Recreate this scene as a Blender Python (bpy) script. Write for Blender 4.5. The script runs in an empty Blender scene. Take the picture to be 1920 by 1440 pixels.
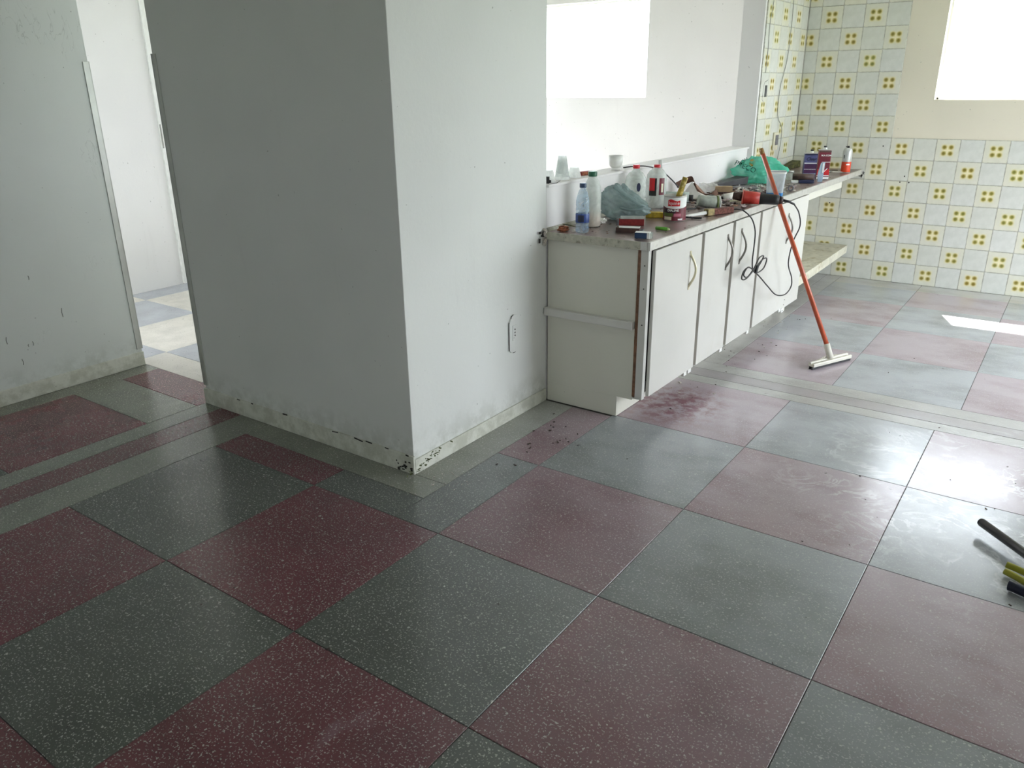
import bpy, bmesh, math, random
from mathutils import Vector, Matrix, noise
random.seed(7)
scene = bpy.context.scene
COL = scene.collection

# ------------------------------------------------------------------ camera, light, exposure
YAW, PITCH, ROLL = 0.6202, 0.36287, -0.01214
cam_d = bpy.data.cameras.new('camera')
cam_d.sensor_width = 36.0
cam_d.lens = 1470.86 / 1920 * 36.0
cam_d.clip_start = 0.05
cam = bpy.data.objects.new('camera', cam_d)
COL.objects.link(cam)
fw = Vector((-math.sin(YAW) * math.cos(PITCH), math.cos(YAW) * math.cos(PITCH), -math.sin(PITCH)))
rt = Vector((math.cos(YAW), math.sin(YAW), 0))
up = rt.cross(fw)
r2 = rt * math.cos(ROLL) + up * math.sin(ROLL)
u2 = -rt * math.sin(ROLL) + up * math.cos(ROLL)
M = Matrix.Identity(4)
for i in range(3):
    M[i][0], M[i][1], M[i][2] = r2[i], u2[i], -fw[i]
M[0][3], M[1][3], M[2][3] = 1.57256, -1.12581, 1.43419
cam.matrix_world = M
scene.camera = cam

world = bpy.data.worlds.new('sky')
scene.world = world
world.use_nodes = True
bg = world.node_tree.nodes['Background']
bg.inputs[0].default_value = (0.86, 0.93, 1.0, 1)
bg.inputs[1].default_value = 9.0

sun_d = bpy.data.lights.new('sun', 'SUN')
sun_d.energy = 42
sun_d.angle = 0.009
sun_d.color = (1.0, 0.95, 0.86)
sun = bpy.data.objects.new('sun', sun_d)
COL.objects.link(sun)
sun.rotation_euler = Vector((0.40, -1.0, -1.62)).to_track_quat('-Z', 'Y').to_euler()
sun.location = (0, 9, 12)

def portal(name, loc, direction, sx, sy):
    d = bpy.data.lights.new(name, 'AREA')
    d.shape = 'RECTANGLE'; d.size = sx; d.size_y = sy
    d.cycles.is_portal = True
    o = bpy.data.objects.new(name, d); COL.objects.link(o)
    o.location = loc
    o.rotation_euler = Vector(direction).to_track_quat('-Z', 'Z').to_euler()
# openings: kitchen window, far room window, glazed garden door on the right, added far room side opening
KW = (0.608, 1.66, 1.312, 2.10)
HW = (-3.52, -1.62, 1.332, 2.105)
RW = (2.35, 5.05, 0.0, 2.15)      # y0,y1,z0,z1 on the right wall
SW = (3.1, 4.7, 0.0, 2.15)        # unseen opening added on the far room's side wall for brightness
portal('window_light_portal', ((KW[0] + KW[1]) / 2, 5.52, (KW[2] + KW[3]) / 2), (0, -1, 0), KW[1] - KW[0], KW[3] - KW[2])
portal('window_light_portal', ((HW[0] + HW[1]) / 2, 5.52, (HW[2] + HW[3]) / 2), (0, -1, 0), HW[1] - HW[0], HW[3] - HW[2])
portal('window_light_portal', (3.47, (RW[0] + RW[1]) / 2, 1.075), (-1, 0, 0), RW[1] - RW[0], 2.15)
RR = (-2.9, -1.3, 0.95, 2.10)     # unseen window added behind the camera to brighten pillar front and left wall
HE = (-3.95, -2.80, 0.0, 2.15)    # unseen opening added at the corridor end to brighten the hall
portal('window_light_portal', (3.47, -2.1, 1.525), (-1, 0, 0), 1.6, 1.15)
portal('window_light_portal', (-3.375, 0.33, 1.075), (0, 1, 0), 1.15, 2.15)
portal('window_light_portal', (-4.26, (SW[0] + SW[1]) / 2, 1.075), (1, 0, 0), SW[1] - SW[0], 2.15)

vs = scene.view_settings
vs.view_transform = 'Standard'
vs.look = 'None'
vs.exposure = 0.24
vs.gamma = 1.0
vs.use_curve_mapping = False
scene.cycles.diffuse_bounces = 6
scene.cycles.glossy_bounces = 4
scene.cycles.transparent_max_bounces = 16
scene.cycles.sample_clamp_indirect = 8
scene.cycles.use_denoising = True

# ------------------------------------------------------------------ materials
def lin(c):
    return tuple((x / 12.92 if x <= 0.04045 else ((x + 0.055) / 1.055) ** 2.4) for x in [v / 255 for v in c]) + (1,)

class NT:
    def __init__(s, name):
        s.m = bpy.data.materials.new(name); s.m.use_nodes = True
        s.t = s.m.node_tree; s.n = s.t.nodes
        s.b = s.n['Principled BSDF']; s.out = s.n['Material Output']
    def node(s, typ, **kw):
        n = s.n.new(typ)
        for k, v in kw.items(): setattr(n, k, v)
        return n
    def link(s, a, b): s.t.links.new(a, b)
    def coord(s, kind='Object', scale=(1, 1, 1)):
        if kind == 'World':
            o = s.node('ShaderNodeNewGeometry').outputs['Position']
        else:
            o = s.node('ShaderNodeTexCoord').outputs[kind]
        mp = s.node('ShaderNodeMapping'); mp.inputs['Scale'].default_value = scale
        s.link(o, mp.inputs[0]); return mp.outputs[0]
    def noise(s, vec, scale, detail=4, rough=0.55, dist=0.0):
        n = s.node('ShaderNodeTexNoise')
        n.inputs['Scale'].default_value = scale; n.inputs['Detail'].default_value = detail
        n.inputs['Roughness'].default_value = rough; n.inputs['Distortion'].default_value = dist
        s.link(vec, n.inputs['Vector']); return n.outputs['Fac']
    def ramp(s, fac, lo, hi, a=0.0, b=1.0):
        n = s.node('ShaderNodeMapRange'); n.interpolation_type = 'SMOOTHSTEP'
        n.inputs['From Min'].default_value = lo; n.inputs['From Max'].default_value = hi
        n.inputs['To Min'].default_value = a; n.inputs['To Max'].default_value = b
        s.link(fac, n.inputs['Value']); return n.outputs[0]
    def mix(s, fac, a, b, blend='MIX'):
        n = s.node('ShaderNodeMix'); n.data_type = 'RGBA'; n.blend_type = blend
        for inp, v in ((n.inputs[0], fac), (n.inputs[6], a), (n.inputs[7], b)):
            if hasattr(v, 'is_linked'): s.link(v, inp)
            elif isinstance(v, (int, float)): inp.default_value = v
            else: inp.default_value = v
        return n.outputs[2]
    def math(s, op, a, b=None):
        n = s.node('ShaderNodeMath', operation=op)
        for inp, v in ((n.inputs[0], a), (n.inputs[1], b)):
            if v is None: continue
            if hasattr(v, 'is_linked'): s.link(v, inp)
            else: inp.default_value = v
        return n.outputs[0]
    def bump(s, h, strength=0.3, dist=0.002):
        n = s.node('ShaderNodeBump'); n.inputs['Strength'].default_value = strength
        n.inputs['Distance'].default_value = dist
        s.link(h, n.inputs['Height']); s.link(n.outputs[0], s.b.inputs['Normal'])
    def setb(s, **kw):
        for k, v in kw.items():
            i = s.b.inputs[k]
            if hasattr(v, 'is_linked'): s.link(v, i)
            else: i.default_value = v

def simple(name, c, rough=0.5, metal=0.0, var=0.06, scale=20, bump=0.0, spec=0.5, alpha=1.0, dirt=None, dirt_amt=0.4, dirt_scale=30, trans=0.0, coat=0.0):
    s = NT(name)
    v = s.coord('Object')
    n = s.noise(v, scale)
    base = lin(c); dark = tuple(x * (1 - 3 * var) for x in base[:3]) + (1,)
    light = tuple(min(1, x * (1 + var)) for x in base[:3]) + (1,)
    col = s.mix(s.ramp(n, 0.3, 0.7), dark, light)
    if dirt:
        d = s.noise(v, dirt_scale, 6, 0.7)
        col = s.mix(s.ramp(d, 0.52, 0.68, 0, dirt_amt), col, lin(dirt))
    s.setb(**{'Base Color': col, 'Roughness': rough, 'Metallic': metal, 'Alpha': alpha,
              'Specular IOR Level': spec, 'Transmission Weight': trans, 'Coat Weight': coat})
    if bump: s.bump(n, bump)
    return s.m

def plaster(name, c, stain=(120, 122, 96), stain_z=0.0, scratch=0.0, rough=0.75, soft=0.35):
    s = NT(name)
    v = s.coord('World')
    big = s.noise(v, 0.9, 3)
    fine = s.noise(v, 45, 6, 0.6)
    base = lin(c)
    col = s.mix(s.ramp(big, 0.35, 0.65), tuple(x * 0.93 for x in base[:3]) + (1,), base)
    # faint drip streaks and scuffs that belong to the paint
    sv = s.coord('World', (9, 9, 1.1))
    st = s.noise(sv, 1.5, 5, 0.6, 0.4)
    col = s.mix(s.ramp(st, 0.60, 0.78, 0, soft * 0.4), col, lin((150, 150, 142)))
    specks = s.noise(v, 60, 2, 0.4)
    col = s.mix(s.ramp(specks, 0.75, 0.79, 0, 0.5), col, lin((90, 88, 78)))
    if stain_z:
        # grimy band near the skirting: a real stain of the wall foot
        sep = s.node('ShaderNodeSeparateXYZ'); s.link(s.node('ShaderNodeNewGeometry').outputs['Position'], sep.inputs[0])
        edge = s.math('ADD', sep.outputs[2], s.math('MULTIPLY', s.noise(v, 7, 6, 0.7), -0.12))
        m = s.ramp(edge, -0.03, stain_z, 0.32, 0)
        m = s.math('MULTIPLY', m, s.ramp(s.noise(v, 13, 6, 0.7), 0.38, 0.62))
        col = s.mix(m, col, lin(stain))
    h = fine
    if scratch:
        w = s.noise(s.coord('World', (6, 6, 2.2)), 2.6, 3, 0.5, 1.6)
        line = s.math('SUBTRACT', 1.0, s.ramp(s.math('ABSOLUTE', s.math('SUBTRACT', w, 0.5)), 0.0, 0.012))
        gate = s.ramp(s.noise(v, 2.1, 2), 0.56, 0.62)
        sc = s.math('MULTIPLY', line, gate)
        h = s.math('SUBTRACT', s.math('MULTIPLY', fine, 0.3), s.math('MULTIPLY', sc, scratch))
        col = s.mix(s.math('MULTIPLY', sc, 0.25), col, lin((110, 115, 105)))
    s.setb(**{'Base Color': col, 'Roughness': rough, 'Specular IOR Level': 0.25})
    s.bump(h, 0.25, 0.003)
    return s.m

def terrazzo(name, c, chip=(205, 205, 195), dust_sheen=(186, 182, 187), chips=0.42, rough=(0.18, 0.245), dust_sheen_lo=0.03, dust_sheen_hi=0.86, wine=False):
    s = NT(name)
    v = s.coord('World')
    base = lin(c)
    blot = s.noise(v, 3.6, 8, 0.62, 0.0)
    col = s.mix(s.ramp(blot, 0.3, 0.7), tuple(x * 0.82 for x in base[:3]) + (1,), tuple(min(1, x * 1.14) for x in base[:3]) + (1,))
    # per-slab batch variation
    oi = s.node('ShaderNodeObjectInfo')
    col = s.mix(s.ramp(oi.outputs['Random'], 0, 1, 0.0, 0.16), col, lin((92, 92, 86)))
    for sc_, lo, hi, cc, am in ((170, 0.60, 0.66, chip, chips), (95, 0.655, 0.69, (225, 222, 212), chips), (130, 0.66, 0.70, (38, 34, 34), 0.6)):
        vn = s.noise(v, sc_, 1.5, 0.5)
        col = s.mix(s.ramp(vn, lo, hi, 0, am), col, lin(cc))
    # dusty film plus floor sheen painted pale, rising towards kitchen and right
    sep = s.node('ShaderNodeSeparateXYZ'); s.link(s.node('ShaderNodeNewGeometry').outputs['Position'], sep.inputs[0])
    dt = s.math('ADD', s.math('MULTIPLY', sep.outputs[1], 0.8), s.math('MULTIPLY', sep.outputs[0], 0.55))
    dy = s.ramp(dt, -0.1, 2.5, dust_sheen_lo, dust_sheen_hi)
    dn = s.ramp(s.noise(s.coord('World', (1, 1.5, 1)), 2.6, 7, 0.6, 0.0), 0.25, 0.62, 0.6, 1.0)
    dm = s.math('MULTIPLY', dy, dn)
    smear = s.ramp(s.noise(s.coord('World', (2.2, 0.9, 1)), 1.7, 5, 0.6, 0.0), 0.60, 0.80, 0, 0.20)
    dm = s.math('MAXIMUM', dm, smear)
    col = s.mix(dm, col, lin(dust_sheen))
    # curved wipe streaks with window glare painted in white, kept to the glare zone
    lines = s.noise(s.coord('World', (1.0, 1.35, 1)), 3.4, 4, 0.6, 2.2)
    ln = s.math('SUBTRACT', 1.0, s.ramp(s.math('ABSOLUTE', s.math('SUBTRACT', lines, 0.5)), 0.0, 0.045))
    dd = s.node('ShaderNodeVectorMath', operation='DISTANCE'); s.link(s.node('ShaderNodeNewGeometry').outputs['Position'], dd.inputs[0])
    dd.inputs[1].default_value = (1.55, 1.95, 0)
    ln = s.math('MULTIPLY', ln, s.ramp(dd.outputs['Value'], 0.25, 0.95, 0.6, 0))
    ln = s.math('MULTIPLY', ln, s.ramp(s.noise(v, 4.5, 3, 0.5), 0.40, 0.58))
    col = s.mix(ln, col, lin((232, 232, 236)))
    if wine:
        d = s.node('ShaderNodeVectorMath', operation='DISTANCE'); s.link(s.node('ShaderNodeNewGeometry').outputs['Position'], d.inputs[0])
        d.inputs[1].default_value = (0.17, 2.16, 0)
        wm = s.math('MULTIPLY', s.ramp(d.outputs['Value'], 0.08, 0.36, 0.75, 0), s.ramp(s.noise(v, 16, 6, 0.7), 0.40, 0.60))
        col = s.mix(wm, col, lin((112, 44, 62)))
    # small dark dirt marks
    dk = s.noise(v, 21, 3, 0.5)
    col = s.mix(s.ramp(dk, 0.73, 0.77, 0, 0.55), col, lin((62, 58, 54)))
    swirl = s.noise(v, 3.0, 4, 0.55, 0.0)
    fine_sw = s.noise(s.coord('World', (1.3, 1, 1)), 11.0, 3, 0.5, 0.0)
    rg = s.math('ADD', s.ramp(swirl, 0.32, 0.66, rough[0], rough[1]), s.ramp(fine_sw, 0.3, 0.7, -0.015, 0.015))
    s.setb(**{'Base Color': col, 'Roughness': rg, 'Specular IOR Level': 0.62})
    s.bump(s.noise(v, 60, 6, 0.7), 0.10, 0.001)
    return s.m

M_ = {}
M_['wall'] = plaster('painted_wall', (226, 227, 223), soft=0.12, stain_z=0.16)
M_['wall_scratch'] = plaster('scratched_painted_wall', (223, 227, 223), stain_z=0.15, scratch=1.0, soft=0.12)
M_['wall_cream'] = plaster('cream_painted_wall', (226, 219, 202), soft=0.15)
M_['wall_white'] = plaster('white_painted_wall', (230, 227, 226), soft=0.15)
M_['ceiling'] = plaster('ceiling_paint', (232, 234, 230), soft=0.1)
M_['skirt'] = plaster('grimy_skirting', (219, 219, 208), stain_z=0.12, stain=(110, 110, 76))
M_['grout_floor'] = simple('floor_grout', (74, 70, 66), 0.9, var=0.1)
M_['red'] = terrazzo('red_terrazzo', (99, 41, 50), wine=True, dust_sheen=(190, 180, 188))
M_['green'] = terrazzo('grey_green_terrazzo', (76, 79, 71), dust_sheen=(187, 190, 197))
M_['light'] = terrazzo('pale_grey_terrazzo', (118, 120, 108), dust_sheen_hi=0.82, dust_sheen=(196, 194, 194))
M_['cement'] = terrazzo('threshold_cement', (140, 134, 130), chips=0.1, dust_sheen_hi=0.62)
M_['hall_cream'] = terrazzo('hall_cream_terrazzo', (224, 216, 207), chips=0.1, dust_sheen=(214, 210, 202), dust_sheen_lo=0.2)
M_['hall_blue'] = terrazzo('hall_blue_terrazzo', (172, 174, 184), chips=0.1, dust_sheen=(204, 203, 205), dust_sheen_lo=0.2)

def tile_mat(name, pattern):
    s = NT(name)
    v = s.coord('Object')
    oi = s.node('ShaderNodeObjectInfo')
    n = s.noise(v, 14, 5, 0.6)
    white = s.mix(s.ramp(n, 0.3, 0.7), lin((206, 208, 202)), lin((218, 219, 214)))
    white = s.mix(s.ramp(oi.outputs['Random'], 0, 1, 0, 0.25), white, lin((208, 208, 190)))
    sep = s.node('ShaderNodeSeparateXYZ'); s.link(v, sep.inputs[0])
    ax = s.math('ABSOLUTE', sep.outputs[0]); az = s.math('ABSOLUTE', sep.outputs[2])
    if pattern:
        def dist(cx, cz):
            return s.math('POWER', s.math('ADD', s.math('POWER', s.math('SUBTRACT', ax, cx), 2.0), s.math('POWER', s.math('SUBTRACT', az, cz), 2.0)), 0.5)
        col = s.mix(0.32, white, lin((228, 222, 190)))
        d = dist(0.0212, 0.0212)
        # squarish yellow glow behind four olive buttons
        box = s.math('MAXIMUM', ax, az)
        glow = s.math('MULTIPLY', s.ramp(box, 0.022, 0.052, 1, 0), 0.62)
        tone = s.mix(oi.outputs['Random'], lin((232, 218, 156)), lin((222, 220, 160)))
        col = s.mix(glow, col, tone)
        cross = s.math('MULTIPLY', s.ramp(s.math('MINIMUM', ax, az), 0.001, 0.006, 1, 0), s.ramp(box, 0.016, 0.03, 1, 0))
        col = s.mix(cross, col, lin((236, 226, 190)))
        col = s.mix(s.ramp(d, 0.010, 0.0230, 0.7, 0), col, lin((196, 176, 84)))
        dot = s.mix(oi.outputs['Random'], lin((124, 104, 36)), lin((112, 116, 48)))
        col = s.mix(s.ramp(d, 0.005, 0.0172, 0.9, 0), col, dot)
    else:
        col = white
    edge = s.ramp(s.math('MAXIMUM', ax, az), 0.0695, 0.0738, 0, 0.5)
    edge = s.math('MULTIPLY', edge, s.ramp(s.noise(v, 40, 4, 0.6), 0.35, 0.6))
    col = s.mix(edge, col, lin((128, 122, 100)))
    s.setb(**{'Base Color': col, 'Roughness': 0.22, 'Specular IOR Level': 0.45})
    s.bump(n, 0.08, 0.001)
    return s.m
M_['tile_plain'] = tile_mat('plain_wall_tile', False)
M_['tile_pat'] = tile_mat('four_button_wall_tile', True)
M_['grout'] = simple('wall_grout', (184, 183, 174), 0.85, var=0.1)

M_['lam'] = simple('white_laminate', (206, 204, 198), 0.32, var=0.015, scale=3, dirt=(180, 172, 150), dirt_amt=0.12, dirt_scale=5)
M_['lam_side'] = plaster('painted_side_panel', (214, 212, 200), soft=0.3, rough=0.5)
M_['rawwood'] = simple('raw_board_edge', (128, 92, 70), 0.8, var=0.12, scale=60)
M_['gapdark'] = simple('dark_gap', (52, 48, 44), 0.9)
M_['stile'] = simple('greyed_stile', (150, 142, 130), 0.6, var=0.08)
M_['steel'] = simple('dusty_steel', (160, 142, 139), 0.30, metal=0.55, var=0.08, scale=6, dirt=(128, 108, 104), dirt_amt=0.6, dirt_scale=9)
M_['steel_lip'] = simple('steel_edge', (216, 214, 210), 0.28, metal=0.5, var=0.03, dirt=(140, 134, 126), dirt_amt=0.3, dirt_scale=24)
M_['mortar'] = simple('speckled_mortar_edge', (184, 181, 166), 0.8, var=0.05, scale=50, dirt=(92, 86, 72), dirt_amt=0.6, dirt_scale=34, bump=0.2)
M_['nickel'] = simple('nickel_handle', (138, 134, 128), 0.3, metal=0.85, var=0.04)
M_['cream_handle'] = simple('cream_handle', (214, 206, 176), 0.35, metal=0.35, var=0.03)
M_['alu'] = simple('aluminium_guard', (196, 198, 192), 0.4, metal=0.5, var=0.06, scale=4)
M_['white_pl'] = simple('white_plastic', (232, 232, 228), 0.4, var=0.02)
M_['grey_pl'] = simple('grey_plastic', (150, 150, 144), 0.5, var=0.04)
M_['beige_pl'] = simple('beige_plastic', (214, 208, 184), 0.45, var=0.03)
M_['black'] = simple('black_rubber', (30, 29, 31), 0.5, var=0.1)
M_['darkgrey'] = simple('dark_grey', (66, 66, 68), 0.5, var=0.1)
M_['blackcord'] = simple('black_cord', (38, 36, 36), 0.5, var=0.1)
M_['redpole'] = simple('red_orange_pole', (190, 82, 46), 0.32, var=0.08, scale=12, coat=0.3)
M_['brownring'] = simple('ochre_pole_tip', (150, 112, 60), 0.5)
M_['sq'] = simple('bone_plastic', (216, 212, 200), 0.4, var=0.04)
M_['redtool'] = simple('red_tool_plastic', (176, 50, 40), 0.42, var=0.06)
M_['tealbag'] = None
M_['green_cap'] = simple('green_cap', (28, 92, 66), 0.4)
M_['blue_cap'] = simple('navy_cap', (44, 70, 104), 0.4)
M_['red_cap'] = simple('red_cap', (206, 30, 44), 0.35)
M_['blue_lab'] = simple('blue_label', (52, 84, 160), 0.4, var=0.15, scale=60)
M_['navy'] = simple('navy_print', (38, 44, 74), 0.4, var=0.1)
M_['red_lab'] = simple('red_label', (204, 30, 38), 0.4, var=0.04)
M_['maroon'] = simple('maroon_print', (112, 24, 44), 0.4, var=0.08)
M_['black_lab'] = simple('black_label', (34, 32, 34), 0.4)
M_['cream_lab'] = simple('cream_label', (232, 226, 200), 0.5)
M_['white'] = simple('white_print', (238, 238, 236), 0.5, var=0.01)
M_['yellow'] = simple('yellow_paint', (206, 176, 40), 0.5, var=0.12, scale=40)
M_['yellowdirty'] = simple('worn_yellow', (186, 160, 60), 0.6, var=0.2, scale=60, dirt=(226, 222, 200), dirt_amt=0.6)
M_['lime'] = simple('lime_green', (92, 160, 50), 0.35, var=0.06)
M_['brick'] = simple('red_abrasive', (140, 44, 44), 0.85, var=0.08, scale=80, bump=0.4)
M_['greyfoam'] = simple('grey_foam', (120, 118, 120), 0.9, var=0.1, scale=80)
M_['choc'] = simple('dark_brown', (82, 60, 54), 0.6, var=0.12, scale=30)
M_['bristle'] = simple('brown_bristle', (120, 72, 62), 0.85, var=0.2, scale=90)
M_['ferrule'] = simple('brassy_ferrule', (140, 122, 76), 0.5, metal=0.3, var=0.15, scale=40)
M_['card'] = simple('brown_card', (150, 116, 98), 0.9, var=0.1)
M_['paperw'] = simple('white_paper', (232, 230, 224), 0.9, var=0.04)
M_['tan'] = simple('tan_board', (178, 154, 122), 0.85, var=0.08)
M_['rust'] = simple('rusty_orange', (158, 96, 66), 0.9, var=0.2, scale=60)
M_['mortarw'] = simple('loose_plaster', (206, 198, 188), 0.9, var=0.1, scale=60)
M_['olive'] = simple('mouldy_wood', (92, 92, 52), 0.9, var=0.25, scale=40)
M_['purple'] = simple('blue_purple_tin', (92, 96, 142), 0.35, metal=0.2, var=0.08)
M_['violet'] = simple('violet_print', (76, 40, 82), 0.4, var=0.08)
M_['tinmetal'] = simple('bare_tin', (206, 204, 200), 0.3, metal=0.6, var=0.04)
M_['orange'] = simple('orange_label', (222, 70, 34), 0.4, var=0.05)
M_['paleblue'] = simple('pale_blue_plastic', (170, 190, 210), 0.35, var=0.05)
M_['tealdark'] = simple('dark_green_print', (10, 84, 70), 0.5)
M_['gold'] = simple('olive_print', (150, 140, 60), 0.5)
M_['olivelab'] = simple('olive_label', (96, 108, 52), 0.5)
M_['dkmetal'] = simple('dark_pipe', (64, 62, 64), 0.22, metal=0.8, var=0.05)
M_['grass'] = simple('lawn', (100, 116, 98), 0.9, var=0.15, scale=3)
M_['roof'] = simple('roof_slab', (200, 196, 188), 0.9)
M_['outerwall'] = simple('garden_wall', (232, 230, 222), 0.9)

def clear_plastic(name, c, alpha=0.35, rough=0.15, crease=0.0, glow=0.35, cs=14):
    """thin plastic film: part see-through, part cloudy, glossy on top"""
    s = NT(name)
    v = s.coord('Object')
    tr = s.node('ShaderNodeBsdfTransparent'); tr.inputs[0].default_value = (0.97, 0.99, 0.99, 1)
    tl = s.node('ShaderNodeBsdfTranslucent'); tl.inputs[0].default_value = lin(c)
    s.setb(**{'Base Color': lin(c), 'Roughness': rough, 'Specular IOR Level': 0.6})
    m1 = s.node('ShaderNodeMixShader'); m1.inputs[0].default_value = glow
    s.link(s.b.outputs[0], m1.inputs[1]); s.link(tl.outputs[0], m1.inputs[2])
    m2 = s.node('ShaderNodeMixShader')
    n = s.noise(v, cs, 5, 0.6, 0.8)
    s.link(s.ramp(n, 0.3, 0.7, max(0, alpha - 0.12), min(1, alpha + 0.12)), m2.inputs[0])
    s.link(tr.outputs[0], m2.inputs[1]); s.link(m1.outputs[0], m2.inputs[2])
    s.link(m2.outputs[0], s.out.inputs[0])
    if crease: s.bump(n, crease, 0.01)
    return s.m
M_['pet_blue'] = clear_plastic('blue_tinted_pet', (182, 206, 228), 0.36)
M_['pet_milky'] = clear_plastic('milky_pet', (226, 230, 226), 0.66)
M_['pet_clear'] = clear_plastic('clear_pet', (216, 222, 216), 0.45)
M_['cupw'] = clear_plastic('white_film_cup', (252, 251, 250), 0.42, glow=0.75)
M_['tealbag'] = clear_plastic('grey_teal_bag_film', (160, 180, 180), 0.72, 0.16, 0.8, 0.4, 12)
M_['greenbag'] = clear_plastic('sea_green_bag_film', (118, 224, 200), 0.74, 0.18, 1.0, 0.55, 10)
M_['potpl'] = clear_plastic('cloudy_pot', (206, 212, 216), 0.7)
M_['bluewash'] = simple('blue_paint_residue', (40, 120, 190), 0.3)

def glass_mat():
    s = NT('window_glass')
    tr = s.node('ShaderNodeBsdfTransparent'); gl = s.node('ShaderNodeBsdfGlossy'); gl.inputs['Roughness'].default_value = 0.03
    n = s.noise(s.coord('Object'), 3, 2)
    m = s.node('ShaderNodeMixShader'); s.link(s.ramp(n, 0, 1, 0.04, 0.07), m.inputs[0])
    s.link(tr.outputs[0], m.inputs[1]); s.link(gl.outputs[0], m.inputs[2]); s.link(m.outputs[0], s.out.inputs[0])
    return s.m
M_['glass'] = glass_mat()

# ------------------------------------------------------------------ geometry helpers
class MB:
    def __init__(s): s.v = []; s.f = []; s.mi = []; s.smooth = []; s.cur = 0
    def mat(s, i): s.cur = i; return s
    def add(s, vs, fs, smooth=False):
        o = len(s.v); s.v += [Vector(x) for x in vs]
        for f in fs: s.f.append([i + o for i in f]); s.mi.append(s.cur); s.smooth.append(smooth)
        return s
    def box(s, x0, x1, y0, y1, z0, z1):
        return s.add([(x0, y0, z0), (x1, y0, z0), (x1, y1, z0), (x0, y1, z0), (x0, y0, z1), (x1, y0, z1), (x1, y1, z1), (x0, y1, z1)],
                     [(0, 3, 2, 1), (4, 5, 6, 7), (0, 1, 5, 4), (1, 2, 6, 5), (2, 3, 7, 6), (3, 0, 4, 7)])
    def cbox(s, c, d, mat=None):
        h = [x / 2 for x in d]; o = len(s.v)
        s.box(-h[0], h[0], -h[1], h[1], -h[2], h[2])
        for i in range(o, len(s.v)):
            p = s.v[i]
            if mat: p = mat @ p
            s.v[i] = p + Vector(c)
        return s
    def prism(s, pts, z0, z1):
        n = len(pts)
        return s.add([(x, y, z0) for x, y in pts] + [(x, y, z1) for x, y in pts],
                     [tuple(range(n))[::-1], tuple(range(n, 2 * n))] + [(i, (i + 1) % n, (i + 1) % n + n, i + n) for i in range(n)])
    def lathe(s, prof, n=28, c=(0, 0, 0), cap=True):
        o = len(s.v); k = len(prof)
        vs = [(c[0] + r * math.cos(2 * math.pi * j / n), c[1] + r * math.sin(2 * math.pi * j / n), c[2] + z) for r, z in prof for j in range(n)]
        fs = [(i * n + j, i * n + (j + 1) % n, (i + 1) * n + (j + 1) % n, (i + 1) * n + j) for i in range(k - 1) for j in range(n)]
        s.add(vs, fs, True)
        if cap:
            s.f.append([o + j for j in range(n)][::-1]); s.mi.append(s.cur); s.smooth.append(False)
            s.f.append([o + (k - 1) * n + j for j in range(n)]); s.mi.append(s.cur); s.smooth.append(False)
        return s
    def cyl(s, p0, p1, r0, r1=None, n=20):
        return s.tube([p0, p1], r0, n, r1)
    def tube(s, pts, r, n=8, r1=None):
        pts = [Vector(p) for p in pts]; k = len(pts); o = len(s.v)
        if r1 is None: r1 = r
        t = (pts[1] - pts[0]).normalized()
        a = t.orthogonal().normalized()
        vs = []
        for i, p in enumerate(pts):
            t = (pts[min(i + 1, k - 1)] - pts[max(i - 1, 0)]).normalized()
            a = (a - t * a.dot(t)).normalized(); b = t.cross(a)
            rr = r + (r1 - r) * i / (k - 1)
            for j in range(n):
                an = 2 * math.pi * j / n
                vs.append(p + a * math.cos(an) * rr + b * math.sin(an) * rr)
        fs = [(i * n + j, i * n + (j + 1) % n, (i + 1) * n + (j + 1) % n, (i + 1) * n + j) for i in range(k - 1) for j in range(n)]
        s.add(vs, fs, True)
        s.f.append([o + j for j in range(n)][::-1]); s.mi.append(s.cur); s.smooth.append(False)
        s.f.append([o + (k - 1) * n + j for j in range(n)]); s.mi.append(s.cur); s.smooth.append(False)
        return s
    def ring(s, ro, ri, z0, z1, n=28, c=(0, 0, 0)):
        prof = [(ri, z0), (ro, z0), (ro, z1), (ri, z1), (ri, z0)]
        return s.lathe(prof, n, c, cap=False)
    def mesh(s, name, mats, bevel=0, smooth_all=False):
        me = bpy.data.meshes.new(name)
        me.from_pydata([tuple(v) for v in s.v], [], s.f)
        if not isinstance(mats, (list, tuple)): mats = [mats]
        for m in mats: me.materials.append(m)
        for p, mi, sm in zip(me.polygons, s.mi, s.smooth):
            p.material_index = mi; p.use_smooth = sm or smooth_all
        me.update()
        bm = bmesh.new(); bm.from_mesh(me)
        if bevel:
            ed = [e for e in bm.edges if len(e.link_faces) == 2 and e.calc_face_angle(0) > 0.6]
            bmesh.ops.bevel(bm, geom=ed, offset=bevel, segments=2, profile=0.6, affect='EDGES', clamp_overlap=True)
        bmesh.ops.recalc_face_normals(bm, faces=bm.faces)
        bm.to_mesh(me); bm.free()
        return me

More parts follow.
